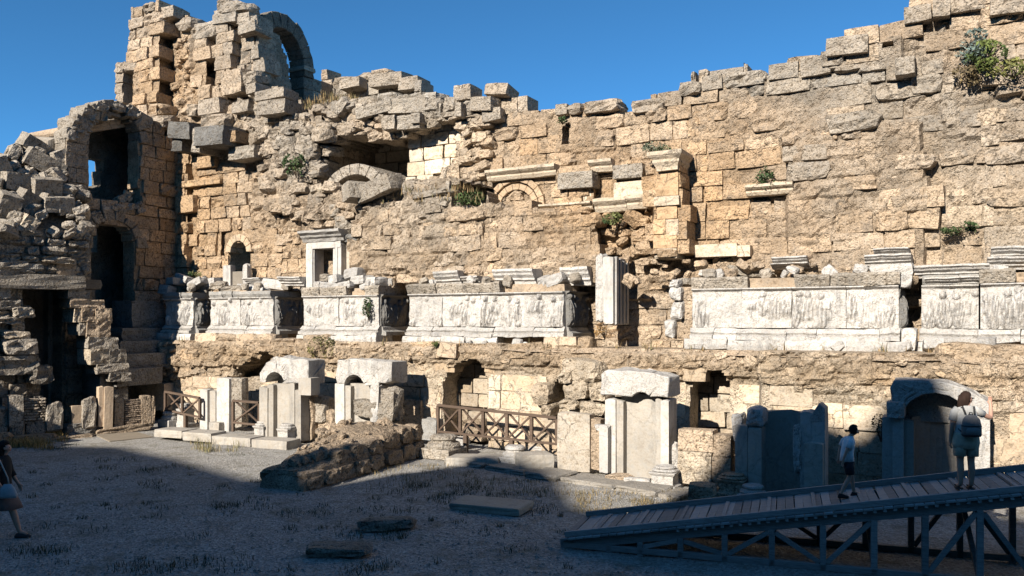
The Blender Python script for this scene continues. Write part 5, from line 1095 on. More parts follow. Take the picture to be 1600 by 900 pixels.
# ------------------------------------------------------------------ wooden ramp
RF = Frame(.86, 13.7, 18.6); RSL = .18; RW = 1.55
def rz(s): return .16 + RSL * s
def ramp_pt(px, py):
    """point of the deck seen at a photo pixel"""
    a = (px - CX) / FPX; b = -(py - HY) / FPX
    # X = a Y, Z = EYE + b Y; Z = rz(s)
    lo, hi = 8., 25.
    for _ in range(60):
        Y = (lo + hi) / 2; X = a * Y; s = (X - RF.x) * RF.u[0] + (Y - RF.y) * RF.u[1]
        if EYE + b * Y > rz(s): lo = Y
        else: hi = Y
    return Vector((a * Y, Y, EYE + b * Y)), s
def ramp_():
    T = Thing('wooden_ramp', 'long grey plank ramp on braced timber posts rising to the right', 'ramp', RF)
    sl = math.atan(RSL); LN = 9.; W = WGREY
    def bm_(nm, a, b, w1, w2, c=None): return link(nm, beam(a, b, w1, w2, nm, 'wood'), T.e, col=(W if c is None else c) * R.uniform(.8, 1.15))
    planks = [beam((0, -.09, 0), (0, RW, 0), .128, .03, 'plank', 'wood') for _ in range(4)]
    s = .03; k = 0
    while s < LN:
        o = link('plank', planks[k % 4], T.e, (s, 0, rz(s) - .016 + R.uniform(-.003, .003)), (0, -sl, R.gauss(0, .006)), (1, 1, 1), W * R.uniform(.65, 1.3)); s += .137; k += 1
    s = .5
    while s < LN:
        bm_('cleat', (s, .1, rz(s) + .012), (s, RW - .1, rz(s) + .012), .06, .03); s += .69
    for y in (.02, RW - .02):
        bm_('edge_board', (.02, y, rz(.02) + .05), (LN, y, rz(LN) + .05), .06, .09)
    for y in (.04, RW * .5, RW - .06): bm_('stringer', (-.05, y, rz(-.05) - .13), (LN, y, rz(LN) - .13), .07, .15, W * .8)
    s = 1.9
    while s < LN: bm_('joist_end', (s, -.075, rz(s) - .05), (s, .12, rz(s) - .05), .05, .05, W * 1.3); s += .137
    def s_at(px):
        a = (px - CX) / FPX; return float((a * RF.y - RF.x) / (RF.u[0] - a * RF.u[1]))
    bm_('ground_beam', (0, .04, .05), (LN, .04, .05), .09, .1, W * .9); bm_('ground_beam', (0, RW - .06, .05), (LN, RW - .06, .05), .09, .1, W * .7)
    xs = [951, 1000, 1063, 1132, 1206, 1286, 1366, 1446, 1532, 1625]
    S = [s_at(x) for x in xs]
    for q in S:
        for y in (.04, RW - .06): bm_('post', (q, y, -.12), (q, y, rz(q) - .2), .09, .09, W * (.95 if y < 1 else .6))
    for i, j, up in ((1, 2, 1), (2, 3, 0), (3, 4, 1), (4, 5, 0), (5, 6, 1), (7, 8, 1), (8, 9, 0)):
        a, b = S[i], S[j]; za, zb = (.12, rz(b) - .24) if up else (rz(a) - .24, .12); bm_('diagonal_brace', (a + .05, .03, za), (b - .05, .03, zb), .06, .07, W * .95)
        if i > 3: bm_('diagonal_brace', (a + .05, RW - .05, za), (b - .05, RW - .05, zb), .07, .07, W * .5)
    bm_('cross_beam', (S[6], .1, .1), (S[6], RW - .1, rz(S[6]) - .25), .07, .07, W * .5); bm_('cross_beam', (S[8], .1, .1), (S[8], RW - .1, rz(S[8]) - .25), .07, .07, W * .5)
ramp_()
# ------------------------------------------------------------------ people
def skin_mesh(name, J, mat, sub=2):
    """J: {joint: (position, radius, parent)}; one continuous skinned body"""
    keys = list(J); ix = {k: i for i, k in enumerate(keys)}
    me = bpy.data.meshes.new(name); me.from_pydata([J[k][0] for k in keys], [(ix[J[k][2]], ix[k]) for k in keys if J[k][2]], [])
    o = bpy.data.objects.new(name, me); COL.objects.link(o)
    m = o.modifiers.new('skin', 'SKIN'); m.use_smooth_shade = True; m.branch_smoothing = .3
    lay = me.skin_vertices[0].data if me.skin_vertices else None
    if lay is None:
        bpy.context.view_layer.objects.active = o; lay = o.data.skin_vertices[0].data
    for k in keys:
        r = J[k][1]; lay[ix[k]].radius = (r, r) if not isinstance(r, tuple) else r; lay[ix[k]].use_root = J[k][2] is None
    s = o.modifiers.new('sub', 'SUBSURF'); s.levels = sub; s.render_levels = sub
    bpy.context.view_layer.update()
    dg = bpy.context.evaluated_depsgraph_get(); me2 = bpy.data.meshes.new_from_object(o.evaluated_get(dg)); bpy.data.objects.remove(o)
    me2.name = name; me2.materials.clear(); me2.materials.append(M[mat]); me2.polygons.foreach_set('use_smooth', [True] * len(me2.polygons)); return me2
def loft(rings, name, mat, seg=18, caps=True, bend=None, wr=0., seed=1):
    """rings of (cx, cy, z, rx, ry)"""
    V, Fc = [], []
    for cx, cy, z, rx, ry in rings:
        for i in range(seg):
            a = 2 * math.pi * i / seg; k = 1 + wr * float(vnoise(math.cos(a) * 2.5, math.sin(a) * 2.5, z * 9, seed)); V.append((cx + rx * k * math.cos(a), cy + ry * k * math.sin(a), z))
    n = len(rings)
    for j in range(n - 1):
        for i in range(seg): Fc.append((j * seg + i, j * seg + (i + 1) % seg, (j + 1) * seg + (i + 1) % seg, (j + 1) * seg + i))
    if caps: Fc += [tuple(range(seg))[::-1], tuple((n - 1) * seg + i for i in range(seg))]
    return mesh_from(name, V, Fc, mat, True)
def tube(pts, name, mat, seg=10):
    V, Fc = [], []; P = [Vector(p[0]) for p in pts]
    for j, (p, r) in enumerate(pts):
        t = (P[min(j + 1, len(P) - 1)] - P[max(j - 1, 0)]).normalized(); x = t.cross(Vector((.31, .9, .2))).normalized(); y = t.cross(x)
        for i in range(seg):
            a = 2 * math.pi * i / seg; V.append(P[j] + (x * math.cos(a) + y * math.sin(a)) * r)
    for j in range(len(P) - 1):
        for i in range(seg): Fc.append((j * seg + i, j * seg + (i + 1) % seg, (j + 1) * seg + (i + 1) % seg, (j + 1) * seg + i))
    Fc += [tuple(range(seg))[::-1], tuple((len(P) - 1) * seg + i for i in range(seg))]
    return mesh_from(name, V, Fc, mat, True)
def join(meshes, name):
    bm = bmesh.new()
    for m in meshes: bm.from_mesh(m)
    me = bpy.data.meshes.new(name); bm.to_mesh(me); bm.free()
    for mt in meshes[0].materials: me.materials.append(mt)
    me.polygons.foreach_set('use_smooth', [True] * len(me.polygons)); return me
def fingers(J, hand, wrist, along, side, r=.0085):
    """four unequal fingers and a thumb on the side of the palm"""
    h = Vector(J[hand][0]); a = Vector(along).normalized(); s = Vector(side).normalized(); c = a.cross(s)
    for k, l in enumerate((.062, .072, .068, .052)):
        o = h + a * .03 + s * (.024 - .016 * k); J[f'f{hand}{k}a'] = (tuple(o), r, hand); J[f'f{hand}{k}b'] = (tuple(o + a * l * .5 + c * .008), r, f'f{hand}{k}a'); J[f'f{hand}{k}c'] = (tuple(o + a * l * .92 + c * .026), r * .8, f'f{hand}{k}b')
    o = h - a * .02 + s * .03; J[f't{hand}a'] = (tuple(o), r * 1.1, hand); J[f't{hand}b'] = (tuple(o + a * .035 + s * .02), r, f't{hand}a')
def ppart(root, name, me, col=None, label=None):
    o = link(name, me, root, col=col); setp(o, label); return o
def head_bits(root, hx, hy, hz, fx, fy, hair, hl=.0, r=.098):
    """hair cap with optional length; eyes and mouth on the side the face points to"""
    f = Vector((fx, fy, 0)).normalized(); sd = Vector((-f.y, f.x, 0)); c = Vector((hx, hy, hz))
    bm = bmesh.new(); bmesh.ops.create_uvsphere(bm, u_segments=24, v_segments=16, radius=1)
    dl = []
    for v in bm.verts:
        p = v.co.copy(); d = p.dot(f); lim = -.15 if d > .45 else -.75
        if p.z < lim or (d > .55 and p.z < .45): dl.append(v)
        k = 1 + .05 * float(vnoise(p.x * 6, p.y * 6, p.z * 6, 3))
        v.co = c + Vector((p.x * r, p.y * r, p.z * (r * 1.12) + .012)) * k + f * -.012
    bmesh.ops.delete(bm, geom=dl, context='VERTS'); me = bpy.data.meshes.new('hair'); bm.to_mesh(me); bm.free()
    bm = bmesh.new(); bm.from_mesh(me); bmesh.ops.solidify(bm, geom=bm.faces[:], thickness=.012); bm.to_mesh(me); bm.free(); me.materials.append(M['hair']); me.polygons.foreach_set('use_smooth', [True] * len(me.polygons))
    if hl:
        b = c - f * .055; lo = loft([(b.x, b.y, hz - hl + .0, .05, .04), (b.x, b.y, hz - hl * .6, .095, .07), (b.x + f.x * .01, b.y, hz - hl * .2, .1, .085), (b.x + f.x * .02, b.y, hz + .05, .095, .085)], 'hair', 'hair', 16, True, None, .12); me = join([me, lo], 'hair')
    ppart(root, 'hair', me, hair)
    for s_ in (-1, 1):
        bm = bmesh.new(); bmesh.ops.create_uvsphere(bm, u_segments=8, v_segments=6, radius=.011, matrix=Matrix.Translation(c + f * .079 + sd * .031 * s_ - Vector((0, 0, .004)))); e = bpy.data.meshes.new('eye'); bm.to_mesh(e); bm.free(); e.materials.append(M['hair']); ppart(root, 'eye', e, (.05, .04, .03))
    m = c + f * .081 - Vector((0, 0, .062)); ppart(root, 'mouth', beam(m - sd * .022, m + sd * .022, .01, .01, 'mouth', 'cloth'), (.35, .13, .11))
def head_joints(J, hx, hy, hz, fx, fy):
    f = Vector((fx, fy, 0)).normalized(); sd = Vector((-f.y, f.x, 0)); c = Vector((hx, hy, hz))
    J['chin'] = (tuple(c + f * .03 - Vector((0, 0, .055))), .058, 'neck'); J['head'] = (tuple(c), .086, 'chin'); J['crown'] = (tuple(c + Vector((0, 0, .055)) - f * .01), .078, 'head')
    J['nose'] = (tuple(c + f * .095 - Vector((0, 0, .025))), .013, 'head')
    for n, s_ in (('earl', 1), ('earr', -1)): J[n] = (tuple(c + sd * .092 * s_ - Vector((0, 0, .015))), .018, 'head')
def root_at(label, v, rz_, sc):
    o = bpy.data.objects.new('person', None); COL.objects.link(o); o.location = v; o.rotation_euler = (0, 0, rz_); o.scale = (sc,) * 3; setp(o, label, 'person'); return o
def woman():
    v, s = ramp_pt(1509, 765)
    rt = root_at('person in pale T-shirt and beige shorts with long brown hair, leaning on the big niche', v + Vector((0, 0, .0)), math.radians(-8), .89)
    J = {'pel': ((0, 0, .92), .12, None), 'sp': ((0, 0, 1.08), .11, 'pel'), 'ch': ((0, 0, 1.27), .12, 'sp'), 'nb': ((0, .0, 1.39), .062, 'ch'), 'neck': ((.01, .01, 1.44), .052, 'nb')}
    head_joints(J, .02, .02, 1.54, 1, .15)
    for n, k in (('l', -1), ('r', 1)):
        J['hip' + n] = ((k * .085, 0, .84), .088, 'pel'); J['kn' + n] = ((k * .085, .01, .48), .058, 'hip' + n); J['ca' + n] = ((k * .088, -.015, .35), .06, 'kn' + n); J['an' + n] = ((k * .085, -.01, .09), .038, 'ca' + n); J['to' + n] = ((k * .1, .12, .04), .032, 'an' + n)
    J['shl'] = ((-.165, 0, 1.33), .055, 'ch'); J['ell'] = ((-.225, -.02, 1.07), .043, 'shl'); J['wrl'] = ((-.225, .05, .84), .028, 'ell'); J['hal'] = ((-.22, .07, .77), .03, 'wrl')
    J['shr'] = ((.165, 0, 1.33), .055, 'ch'); J['elr'] = ((.42, .06, 1.2), .043, 'shr'); J['wrr'] = ((.45, .14, 1.4), .028, 'elr'); J['har'] = ((.45, .16, 1.47), .03, 'wrr')
    fingers(J, 'hal', 'wrl', (0, .05, -1), (0, 1, 0)); fingers(J, 'har', 'wrr', (0, .2, 1), (-1, 0, 0))
    ppart(rt, 'body', skin_mesh('body', J, 'skin'), (0, 0, 0))
    sh = join([loft([(0, 0, .80, .205, .15), (0, 0, .9, .2, .148), (0, 0, 1.05, .175, .135), (0, 0, 1.2, .178, .135), (0, 0, 1.3, .178, .12), (0, 0, 1.37, .14, .095), (0, 0, 1.42, .08, .07)], 'shirt', 'cloth', 22, True, None, .06),
               tube([((-.12, 0, 1.36), .07), ((-.175, 0, 1.3), .072), ((-.21, -.01, 1.16), .066)], 'sl', 'cloth'), tube([((.12, 0, 1.36), .07), ((.19, .02, 1.32), .072), ((.29, .03, 1.265), .062)], 'sl', 'cloth')], 'shirt')
    ppart(rt, 'shirt', sh, (.5, .49, .46))
    st = join([loft([(0, 0, .70, .2, .15), (0, 0, .8, .215, .16), (0, 0, .92, .2, .15), (0, 0, .97, .185, .14)], 'shorts', 'cloth', 20, True, None, .05), loft([(-.098, 0, .57, .098, .112), (-.095, 0, .72, .105, .128), (-.08, 0, .82, .1, .13)], 's', 'cloth', 16, True, None, .07, 2), loft([(.098, 0, .57, .098, .112), (.095, 0, .72, .105, .128), (.08, 0, .82, .1, .13)], 's', 'cloth', 16, True, None, .07, 3)], 'shorts')
    ppart(rt, 'shorts', st, (.50, .43, .32))
    for k in (-1, 1):
        ppart(rt, 'sandal', join([loft([(k * .095, .04, .0, .05, .135), (k * .095, .04, .03, .052, .138)], 'sandal', 'cloth', 14), beam((k * .095 - .05, .09, .06), (k * .095 + .05, .09, .06), .03, .02, 'b', 'cloth')], 'sandal'), (.06, .05, .045))
    head_bits(rt, .02, .02, 1.54, 1, .15, (.028, .015, .01), .22)
    ppart(rt, 'sunglasses', beam((.102, -.045, 1.545), (.09, .085, 1.545), .035, .012, 'sunglasses', 'hair'), (.02, .02, .02))
    # backpack, carried on the back
    b = bpy.data.objects.new('backpack', None); COL.objects.link(b); b.matrix_world = Matrix.Translation(v) @ Matrix.Rotation(math.radians(-8), 4, 'Z') @ Matrix.Scale(.89, 4) @ Matrix.Translation((.01, -.13, .93)); setp(b, 'small grey rounded backpack worn by the person at the big niche', 'backpack')
    bd = loft([(0, -.07, 0, .13, .07), (0, -.08, .03, .155, .09), (0, -.08, .16, .155, .095), (0, -.07, .28, .13, .08), (0, -.06, .34, .08, .055), (0, -.05, .355, .03, .03)], 'pack_body', 'cloth', 22, True, None, .04); link('pack_body', bd, b, col=(.19, .185, .18))
    link('front_pocket', loft([(0, -.135, .03, .11, .045), (0, -.14, .1, .115, .05), (0, -.13, .16, .105, .042)], 'front_pocket', 'cloth', 18), b, col=(.24, .235, .23))
    link('base_panel', loft([(0, -.08, -.006, .14, .08), (0, -.08, .03, .162, .098)], 'base_panel', 'cloth', 22), b, col=(.05, .045, .045))
    link('zip_band', loft([(0, -.083, .165, .157, .096), (0, -.083, .178, .156, .096)], 'zip_band', 'cloth', 22), b, col=(.03, .03, .03))
    for k in (-1, 1): link('strap', tube([((k * .09, -.03, .02), .014), ((k * .15, .06, .1), .014), ((k * .14, .1, .3), .016), ((k * .11, .12, .42), .017), ((k * .09, .05, .47), .017), ((k * .07, -.02, .36), .016)], 'strap', 'cloth'), b, col=(.05, .05, .05))
    link('top_handle', tube([((-.03, -.05, .35), .008), ((-.02, -.05, .39), .008), ((.02, -.05, .39), .008), ((.03, -.05, .35), .008)], 'top_handle', 'cloth', 8), b, col=(.03, .03, .03))
woman()
def boy():
    v, s = ramp_pt(1324, 777)
    rt = root_at('child with short black hair in white T-shirt and dark shorts walking up the ramp', v, math.radians(-90), .73)
    J = {'pel': ((0, 0, .86), .105, None), 'sp': ((0, .0, 1.02), .1, 'pel'), 'ch': ((0, .03, 1.2), .105, 'sp'), 'nb': ((0, .06, 1.33), .055, 'ch'), 'neck': ((0, .09, 1.38), .048, 'nb')}
    head_joints(J, 0, .15, 1.47, 0, 1)
    J.update({'hipl': ((-.075, .0, .8), .078, 'pel'), 'knl': ((-.075, .13, .46), .052, 'hipl'), 'cal': ((-.075, .14, .33), .052, 'knl'), 'anl': ((-.075, .17, .1), .034, 'cal'), 'tol': ((-.075, .3, .05), .03, 'anl'),
              'hipr': ((.075, .0, .8), .078, 'pel'), 'knr': ((.075, .02, .45), .052, 'hipr'), 'car': ((.075, -.06, .32), .052, 'knr'), 'anr': ((.075, -.17, .1), .034, 'car'), 'tor': ((.075, -.05, .04), .03, 'anr'),
              'shl': ((-.145, .03, 1.26), .048, 'ch'), 'ell': ((-.2, -.08, 1.05), .037, 'shl'), 'wrl': ((-.17, -.13, .86), .025, 'ell'), 'hal': ((-.16, -.14, .8), .027, 'wrl'),
              'shr': ((.145, .03, 1.26), .048, 'ch'), 'elr': ((.2, -.1, 1.04), .037, 'shr'), 'wrr': ((.17, -.16, .85), .025, 'elr'), 'har': ((.16, -.17, .79), .027, 'wrr')})
    fingers(J, 'hal', 'wrl', (0, -.1, -1), (0, 1, 0), .008); fingers(J, 'har', 'wrr', (0, -.1, -1), (0, 1, 0), .008)
    ppart(rt, 'body', skin_mesh('body', J, 'skin'), (0, 0, 0))
    sh = join([loft([(0, -.01, .80, .165, .145), (0, -.01, .95, .155, .13), (0, .01, 1.1, .16, .13), (0, .03, 1.22, .165, .12), (0, .05, 1.3, .12, .09), (0, .07, 1.345, .068, .062)], 'shirt', 'cloth', 22, True, None, .07), tube([((-.1, .03, 1.28), .06), ((-.155, .01, 1.23), .078), ((-.19, -.05, 1.1), .074)], 's', 'cloth'), tube([((.1, .03, 1.28), .06), ((.155, .01, 1.23), .078), ((.19, -.05, 1.1), .074)], 's', 'cloth')], 'shirt')
    ppart(rt, 'shirt', sh, (.72, .73, .74))
    ppart(rt, 'shorts', join([loft([(0, 0, .7, .16, .14), (0, 0, .84, .155, .135), (0, 0, .9, .14, .12)], 'shorts', 'cloth', 18, True, None, .05), loft([(-.08, .1, .52, .088, .095), (-.08, .05, .66, .095, .105), (-.07, .0, .8, .09, .1)], 's', 'cloth', 14), loft([(.08, .02, .52, .088, .095), (.08, .01, .66, .095, .105), (.07, .0, .8, .09, .1)], 's', 'cloth', 14)], 'shorts'), (.025, .028, .035))
    for x, y, z in ((-.075, .22, 0), (.075, -.12, 0)): ppart(rt, 'shoe', loft([(x, y, z, .045, .12), (x, y, z + .04, .047, .122), (x, y - .03, z + .08, .035, .07), (x, y - .05, z + .1, .03, .04)], 'shoe', 'cloth', 14), (.03, .03, .03))
    head_bits(rt, 0, .15, 1.47, 0, 1, (.012, .01, .009), 0, .106)
boy()
def visitor():
    x, y = gp(3, 838); v = Vector((x, y, float(gz(x, y))))
    rt = root_at('person in dark top and brown skirt striding in the shade at the left edge', v, math.radians(-80), 1.02)
    J = {'pel': ((0, 0, .92), .12, None), 'sp': ((0, 0, 1.08), .11, 'pel'), 'ch': ((0, .01, 1.27), .12, 'sp'), 'nb': ((0, .02, 1.39), .06, 'ch'), 'neck': ((0, .03, 1.44), .052, 'nb')}
    head_joints(J, 0, .05, 1.55, .0, 1)
    J.update({'hipl': ((-.085, 0, .84), .088, 'pel'), 'knl': ((-.085, -.12, .48), .058, 'hipl'), 'cal': ((-.085, -.2, .36), .058, 'knl'), 'anl': ((-.085, -.32, .12), .037, 'cal'), 'tol': ((-.085, -.24, .04), .03, 'anl'),
              'hipr': ((.085, 0, .84), .088, 'pel'), 'knr': ((.085, .2, .48), .06, 'hipr'), 'car': ((.085, .24, .35), .06, 'knr'), 'anr': ((.085, .31, .1), .037, 'car'), 'tor': ((.085, .44, .05), .03, 'anr'),
              'shl': ((-.165, 0, 1.33), .053, 'ch'), 'ell': ((-.24, .04, 1.08), .042, 'shl'), 'wrl': ((-.22, .16, .9), .028, 'ell'), 'hal': ((-.21, .2, .84), .03, 'wrl'),
              'shr': ((.165, 0, 1.33), .053, 'ch'), 'elr': ((.235, -.02, 1.07), .042, 'shr'), 'wrr': ((.24, .1, .87), .028, 'elr'), 'har': ((.24, .14, .8), .03, 'wrr')})
    fingers(J, 'hal', 'wrl', (0, .3, -1), (0, 1, 0)); fingers(J, 'har', 'wrr', (0, .3, -1), (0, 1, 0))
    ppart(rt, 'body', skin_mesh('body', J, 'skin'), (0, 0, 0))
    ppart(rt, 'top', join([loft([(0, 0, .86, .19, .15), (0, 0, 1.0, .175, .14), (0, 0, 1.2, .185, .14), (0, 0, 1.3, .19, .125), (0, .01, 1.38, .13, .09), (0, .02, 1.42, .07, .06)], 'top', 'cloth', 20, True, None, .06), tube([((-.12, 0, 1.35), .068), ((-.18, 0, 1.29), .08), ((-.24, .03, 1.1), .068), ((-.235, .09, 1.0), .06)], 's', 'cloth'), tube([((.12, 0, 1.35), .068), ((.18, 0, 1.29), .08), ((.24, -.01, 1.1), .068), ((.24, .03, .98), .06)], 's', 'cloth')], 'top'), (.02, .022, .024))
    ppart(rt, 'skirt', loft([(0, .03, .5, .25, .3), (0, .02, .62, .235, .26), (0, 0, .78, .21, .19), (0, 0, .92, .18, .145)], 'skirt', 'cloth', 22, True, None, .1), (.16, .12, .11))
    for x_, y_ in ((-.085, -.28), (.085, .36)): ppart(rt, 'shoe', loft([(x_, y_, 0, .047, .13), (x_, y_, .035, .048, .132), (x_, y_ - .03, .08, .036, .07)], 'shoe', 'cloth', 14), (.05, .05, .05))
    head_bits(rt, 0, .05, 1.55, 0, 1, (.02, .014, .01), .24)
    b = bpy.data.objects.new('handbag', None); COL.objects.link(b); b.matrix_world = Matrix.Translation(v) @ Matrix.Rotation(math.radians(-80), 4, 'Z') @ Matrix.Translation((.27, .2, .74)); setp(b, 'pale shoulder bag on a light strap carried by the person at the left edge', 'handbag')
    link('bag_body', loft([(0, 0, 0, .05, .15), (0, 0, .05, .07, .16), (0, 0, .16, .05, .12), (0, 0, .24, .02, .06)], 'bag_body', 'cloth', 18, True, None, .12), b, col=(.42, .42, .43))
    link('bag_strap', tube([((0, .02, .22), .012), ((.0, .0, .35), .012), ((-.02, -.08, .52), .012), ((-.09, -.17, .66), .012), ((-.12, -.22, .63), .012)], 'bag_strap', 'cloth', 8), b, col=(.45, .42, .38))
visitor()
# ------------------------------------------------------------------ plants
def leaf_cloud(n, rx, ry, rz_, sz, cols, rg, hang=0., clump=6):
    cl = [(rg.gauss(0, .5), rg.gauss(0, .5), rg.gauss(0, .45), rg.choice(cols)) for _ in range(clump)]
    V, Fc, tc = [], [], []
    for i in range(n):
        c = rg.choice(cl); p = Vector((c[0] + rg.gauss(0, .3), c[1] + rg.gauss(0, .3), c[2] + rg.gauss(0, .3)))
        if p.length > 1.15: p *= 1.05 / p.length
        p = Vector((p.x * rx, p.y * ry, p.z * rz_ - hang * abs(p.x) * .3)); a = Vector((rg.gauss(0, 1), rg.gauss(0, 1), rg.gauss(.3, .8))).normalized(); b = a.cross(Vector((rg.gauss(0, 1), rg.gauss(0, 1), rg.gauss(0, 1)))).normalized(); s = sz * rg.uniform(.6, 1.4); k = len(V)
        V += [p - a * s, p + b * s * .4, p + a * s, p - b * s * .4]; Fc.append((k, k + 1, k + 2, k + 3)); cc = np.array(c[3]) * rg.uniform(.65, 1.35); tc += [cc] * 4
    return V, Fc, tc
def bush(name, label, cat, px, py, d, wpx, hpx, cols, n=420, sz=.055, seed=1, group=None, hang=0., F=FW):
    rg = random.Random(seed); s, z = [float(v) for v in F.sz(px, py, d)]; c = F.w(s, d, z); k = c.y / FPX
    rx, rz_ = wpx / 2 * k, hpx / 2 * k; T = Thing(name, label, cat, F, s, d, z - rz_, group)
    V, Fc, tc = leaf_cloud(n, rx, min(rx, .5), rz_, sz, cols, rg, hang)
    link('foliage', mesh_from('foliage', V, Fc, 'leaf', False, tc), T.e, (0, 0, rz_))
    st = [tube([((0, .1, 0 if not hang else rz_ * 1.5), .02), ((rg.uniform(-.4, .4) * rx, 0, rz_ * .8), .012), ((rg.uniform(-.8, .8) * rx, -.05, rz_ * rg.uniform(1.1, 1.8) if not hang else rz_ * .4), .005)], 'stem', 'wood', 6) for _ in range(5)]
    link('stem', join(st, 'stem'), T.e, col=(.12, .09, .06))
G1, G2, G3, G4, G5 = (.075, .105, .035), (.05, .085, .03), (.16, .15, .05), (.13, .15, .10), (.22, .16, .075)
bush('shrub', 'blue-grey rounded shrub high on the wall at the upper right', 'shrub', 1524, 74, -1.45, 54, 50, [(.15, .185, .16), (.12, .16, .14)], 700, .05, 1)
bush('shrub', 'bright green shrub in front of the blue-grey one high on the wall', 'shrub', 1540, 88, -1.3, 54, 44, [G1, (.12, .15, .04)], 600, .05, 2)
bush('shrub', 'yellow-green creeping shrub at the right edge of the wall top', 'shrub', 1584, 108, -1.35, 80, 26, [(.2, .2, .06), (.15, .17, .05)], 500, .05, 3)
bush('shrub', 'dry brown shrub below the blue-grey one at the upper right', 'shrub', 1512, 116, -1.45, 40, 34, [G5, (.17, .13, .07)], 420, .045, 4)
bush('shrub', 'green shrub on the rubble slope left of the collapsed vault', 'shrub', 460, 258, -.9, 32, 38, [G2, G1], 420, .06, 5)
bush('shrub', 'green shrub growing in the dark hollow left of the cornice', 'shrub', 730, 309, -.9, 54, 28, [G1, G2], 520, .055, 6)
bush('shrub', 'grey-green shrub growing over the cornice beside the pilaster capital', 'shrub', 1026, 238, -1.1, 48, 32, [G4, G2], 420, .055, 7)
bush('shrub', 'green plant hanging down the wall above the short cornice on the right', 'plant', 1190, 275, -1.45, 40, 36, [G2, (.06, .09, .04)], 300, .05, 8, None, .5)
bush('shrub', 'small olive shrub under the cornice left of the pilaster', 'shrub', 957, 341, -1.1, 30, 18, [(.12, .13, .045), G2], 300, .05, 9)
bush('shrub', 'low grass-like plant on a ledge of the right-hand wall', 'plant', 1500, 357, -1.5, 52, 18, [(.12, .13, .06), G2], 320, .05, 10)
bush('ivy', 'dark green ivy hanging on the front of the third marble podium', 'ivy', 574, 484, -.12, 14, 36, [G2, (.03, .05, .02)], 260, .045, 11)
bush('shrub', 'small green plant on top of the long central podium', 'plant', 672, 451, -.4, 26, 18, [G3, G2], 200, .045, 12)
bush('shrub', 'olive bush on the ledge between the second and third podiums', 'shrub', 504, 542, .25, 44, 32, [(.17, .15, .05), (.11, .11, .04)], 500, .045, 13)
bush('shrub', 'dry orange bush at the foot of the fluted marble pier', 'shrub', 943, 517, .0, 26, 24, [(.36, .22, .09), (.3, .19, .1)], 360, .035, 14)
bush('shrub', 'small olive plant growing behind the leftmost podium', 'plant', 300, 429, -1.2, 30, 14, [(.13, .13, .05), G2], 200, .045, 15)
bush('shrub', 'tiny green plant in a crack near the top of the stage wall', 'plant', 877, 187, -1.5, 18, 12, [G2], 120, .04, 16)
bush('shrub', 'small leafless twiggy shrub beside the big niche behind the child', 'shrub', 1376, 668, 1.6, 26, 46, [(.07, .07, .03), (.1, .08, .04)], 160, .035, 17)
bush('shrub', 'small plant below the ledge left of the arched opening', 'plant', 680, 537, .2, 18, 14, [G2, G3], 160, .04, 18)
def blades(name, spots, cols, hgt, dens, label=None, lean=.35, seed=1, wd=.008, F=None):
    """grass blades rising from spots (x, y, z, radius)"""
    rg = random.Random(seed); V, Fc, tc = [], [], []
    for x, y, z, r, k in spots:
        for _ in range(int(dens * k)):
            a = rg.uniform(0, 6.28); q = r * math.sqrt(rg.random()); bx, by = x + q * math.cos(a), y + q * math.sin(a); h = hgt * rg.uniform(.35, 1.25); an = rg.uniform(0, 6.28); l = h * abs(rg.gauss(0, lean)); dx, dy = l * math.cos(an), l * math.sin(an); wx, wy = wd * math.cos(an + 1.3), wd * math.sin(an + 1.3); n = len(V)
            V += [(bx - wx, by - wy, z), (bx + wx, by + wy, z), (bx + dx * .4 + wx * .7, by + dy * .4 + wy * .7, z + h * .6), (bx + dx * .4 - wx * .7, by + dy * .4 - wy * .7, z + h * .6), (bx + dx, by + dy, z + h)]
            Fc += [(n, n + 1, n + 2, n + 3), (n + 3, n + 2, n + 4)]; c = np.array(rg.choice(cols)) * rg.uniform(.6, 1.4); tc += [c] * 5
    o = link(name, mesh_from(name, V, Fc, 'leaf', False, tc)); setp(o, label, None, None, 'stuff'); return o
def gspots(L): 
    out = []
    for px, py, r, k in L: x, y = gp(px, py); out.append((x, y, float(gz(x, y)), r, k))
    return out
rg = random.Random(12); L = []
for _ in range(75):
    px, py = rg.uniform(40, 900), rg.uniform(705, 895); L.append((px, py, rg.uniform(.06, .3), rg.uniform(.3, 1.3)))
for px, py in ((345, 790), (215, 755), (160, 720), (110, 700), (455, 800), (610, 800), (590, 835), (700, 775), (740, 765), (555, 885), (330, 880), (60, 860), (230, 885), (250, 730), (660, 760), (760, 770), (850, 790)):
    for _ in range(3): L.append((px + rg.gauss(0, 26), py + rg.gauss(0, 5), .3, 2.2))
blades('weeds', gspots(L), [(.07, .075, .035), (.09, .08, .04), (.045, .055, .025)], .09, 24, None, .8, 1, .006)
L = [(rg.uniform(560, 900), rg.uniform(728, 775), .45, rg.uniform(.3, 1.4)) for _ in range(46)] + [(rg.uniform(880, 1060), rg.uniform(768, 800), .25, 1.0) for _ in range(34)] + [(rg.uniform(1050, 1105), rg.uniform(770, 792), .3, 2.5) for _ in range(16)]
blades('dry_grass', gspots(L), [(.26, .19, .09), (.20, .15, .07), (.15, .12, .06)], .12, 26, None, .8, 2, .006)
L = [(rg.uniform(300, 385), rg.uniform(690, 706), .22, 1.6) for _ in range(14)] + [(rg.uniform(770, 850), 700 + rg.uniform(-2, 3), .25, 1.6) for _ in range(16)]
blades('green_grass', gspots(L), [(.22, .19, .09), (.17, .16, .07), (.28, .22, .12)], .24, 16, None, .55, 3, .006)
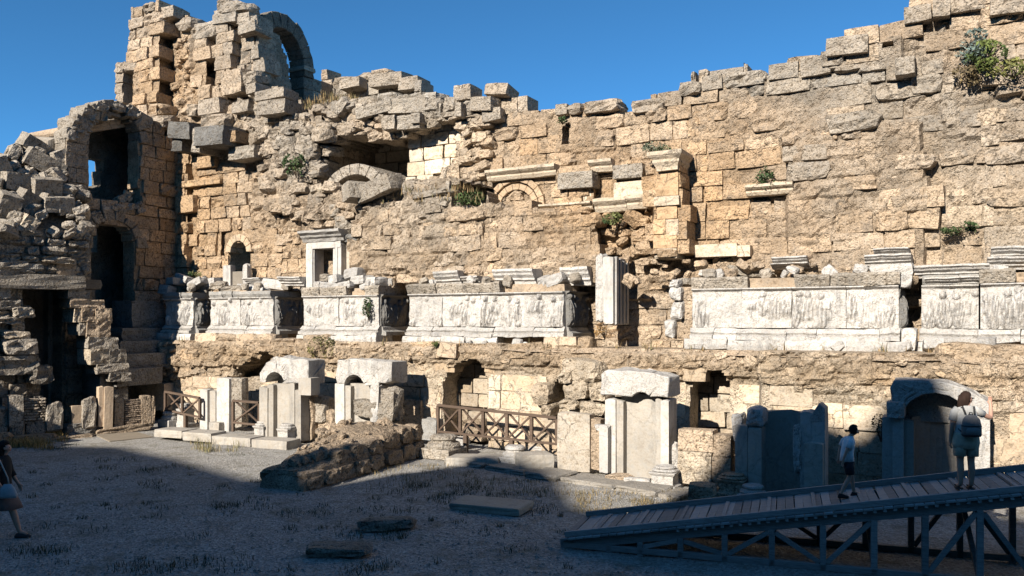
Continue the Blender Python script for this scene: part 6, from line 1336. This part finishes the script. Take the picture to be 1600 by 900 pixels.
L = [(rg.uniform(255, 335), rg.uniform(640, 652), .3, 2.2) for _ in range(26)] + [(rg.uniform(104, 152), rg.uniform(650, 662), .35, 2.) for _ in range(16)] + [(rg.uniform(215, 262), rg.uniform(644, 652), .3, 1.8) for _ in range(12)]
blades('tall_grass', gspots(L), [(.24, .22, .08), (.17, .17, .06), (.3, .25, .12)], 1.0, 26, None, .3, 4, .012)
L = [(rg.uniform(-30, 78), rg.uniform(690, 700), .3, 2.) for _ in range(30)] + [(rg.uniform(50, 100), rg.uniform(674, 690), .2, 1.6) for _ in range(20)]
blades('straw', gspots(L), [(.42, .27, .09), (.36, .24, .1)], .22, 30, None, .7, 5)
# dry grass on the broken slope under the high arch and tufts along ledges
sp = []
for _ in range(60):
    s, z = FW.sz(rg.uniform(408, 560), rg.uniform(150, 172), -2.2); v = FW.w(float(s), -2.2 + rg.uniform(-.3, .5), float(z)); sp.append((v.x, v.y, v.z - .15, .25, 1.4))
for _ in range(34):
    s, z = FW.sz(rg.uniform(260, 1600), 541 + rg.uniform(-3, 3), .1); v = FW.w(float(s), rg.uniform(-.1, .2), 3.0); sp.append((v.x, v.y, v.z, .15, .35))
for _ in range(40):
    s, z = FW.sz(rg.uniform(560, 760), rg.uniform(290, 315), -1.0); v = FW.w(float(s), -.9, float(z)); sp.append((v.x, v.y, v.z - .1, .2, .4))
blades('ledge_grass', sp, [(.30, .2, .1), (.24, .17, .08), (.15, .13, .06)], .26, 22, None, .5, 6, .012)
# loose pebbles of the gravel
def pebbles():
    rg = np.random.RandomState(3); n = 6000
    px = rg.uniform(-30, 1120, n); py = 700 + 200 * rg.rand(n) ** 1.25; Y = FPX * EYE / (py - HY); X = (px - CX) / FPX * Y; Z = gz(X, Y); s = .010 + .022 * rg.rand(n) ** 3
    base = np.array([(1, 0, 0), (0, 1, 0), (-1, 0, 0), (0, -1, 0), (0, 0, .8), (0, 0, -.5)]); V = base[None] * (s[:, None, None] * rg.uniform(.6, 1.4, (n, 6, 1))) + np.stack([X, Y, Z + s * .3], -1)[:, None]
    fb = np.array([(0, 1, 4), (1, 2, 4), (2, 3, 4), (3, 0, 4)]); Fc = (fb[None] + 6 * np.arange(n)[:, None, None]).reshape(-1, 3)
    c = np.array((.36, .34, .31))[None] * rg.uniform(.65, 1.15, (n, 1)); me = mesh_from('loose_gravel', V.reshape(-1, 3), Fc.tolist(), 'smooth', False, np.repeat(c, 6, 0)); o = link('loose_gravel', me); o['kind'] = 'stuff'
pebbles()
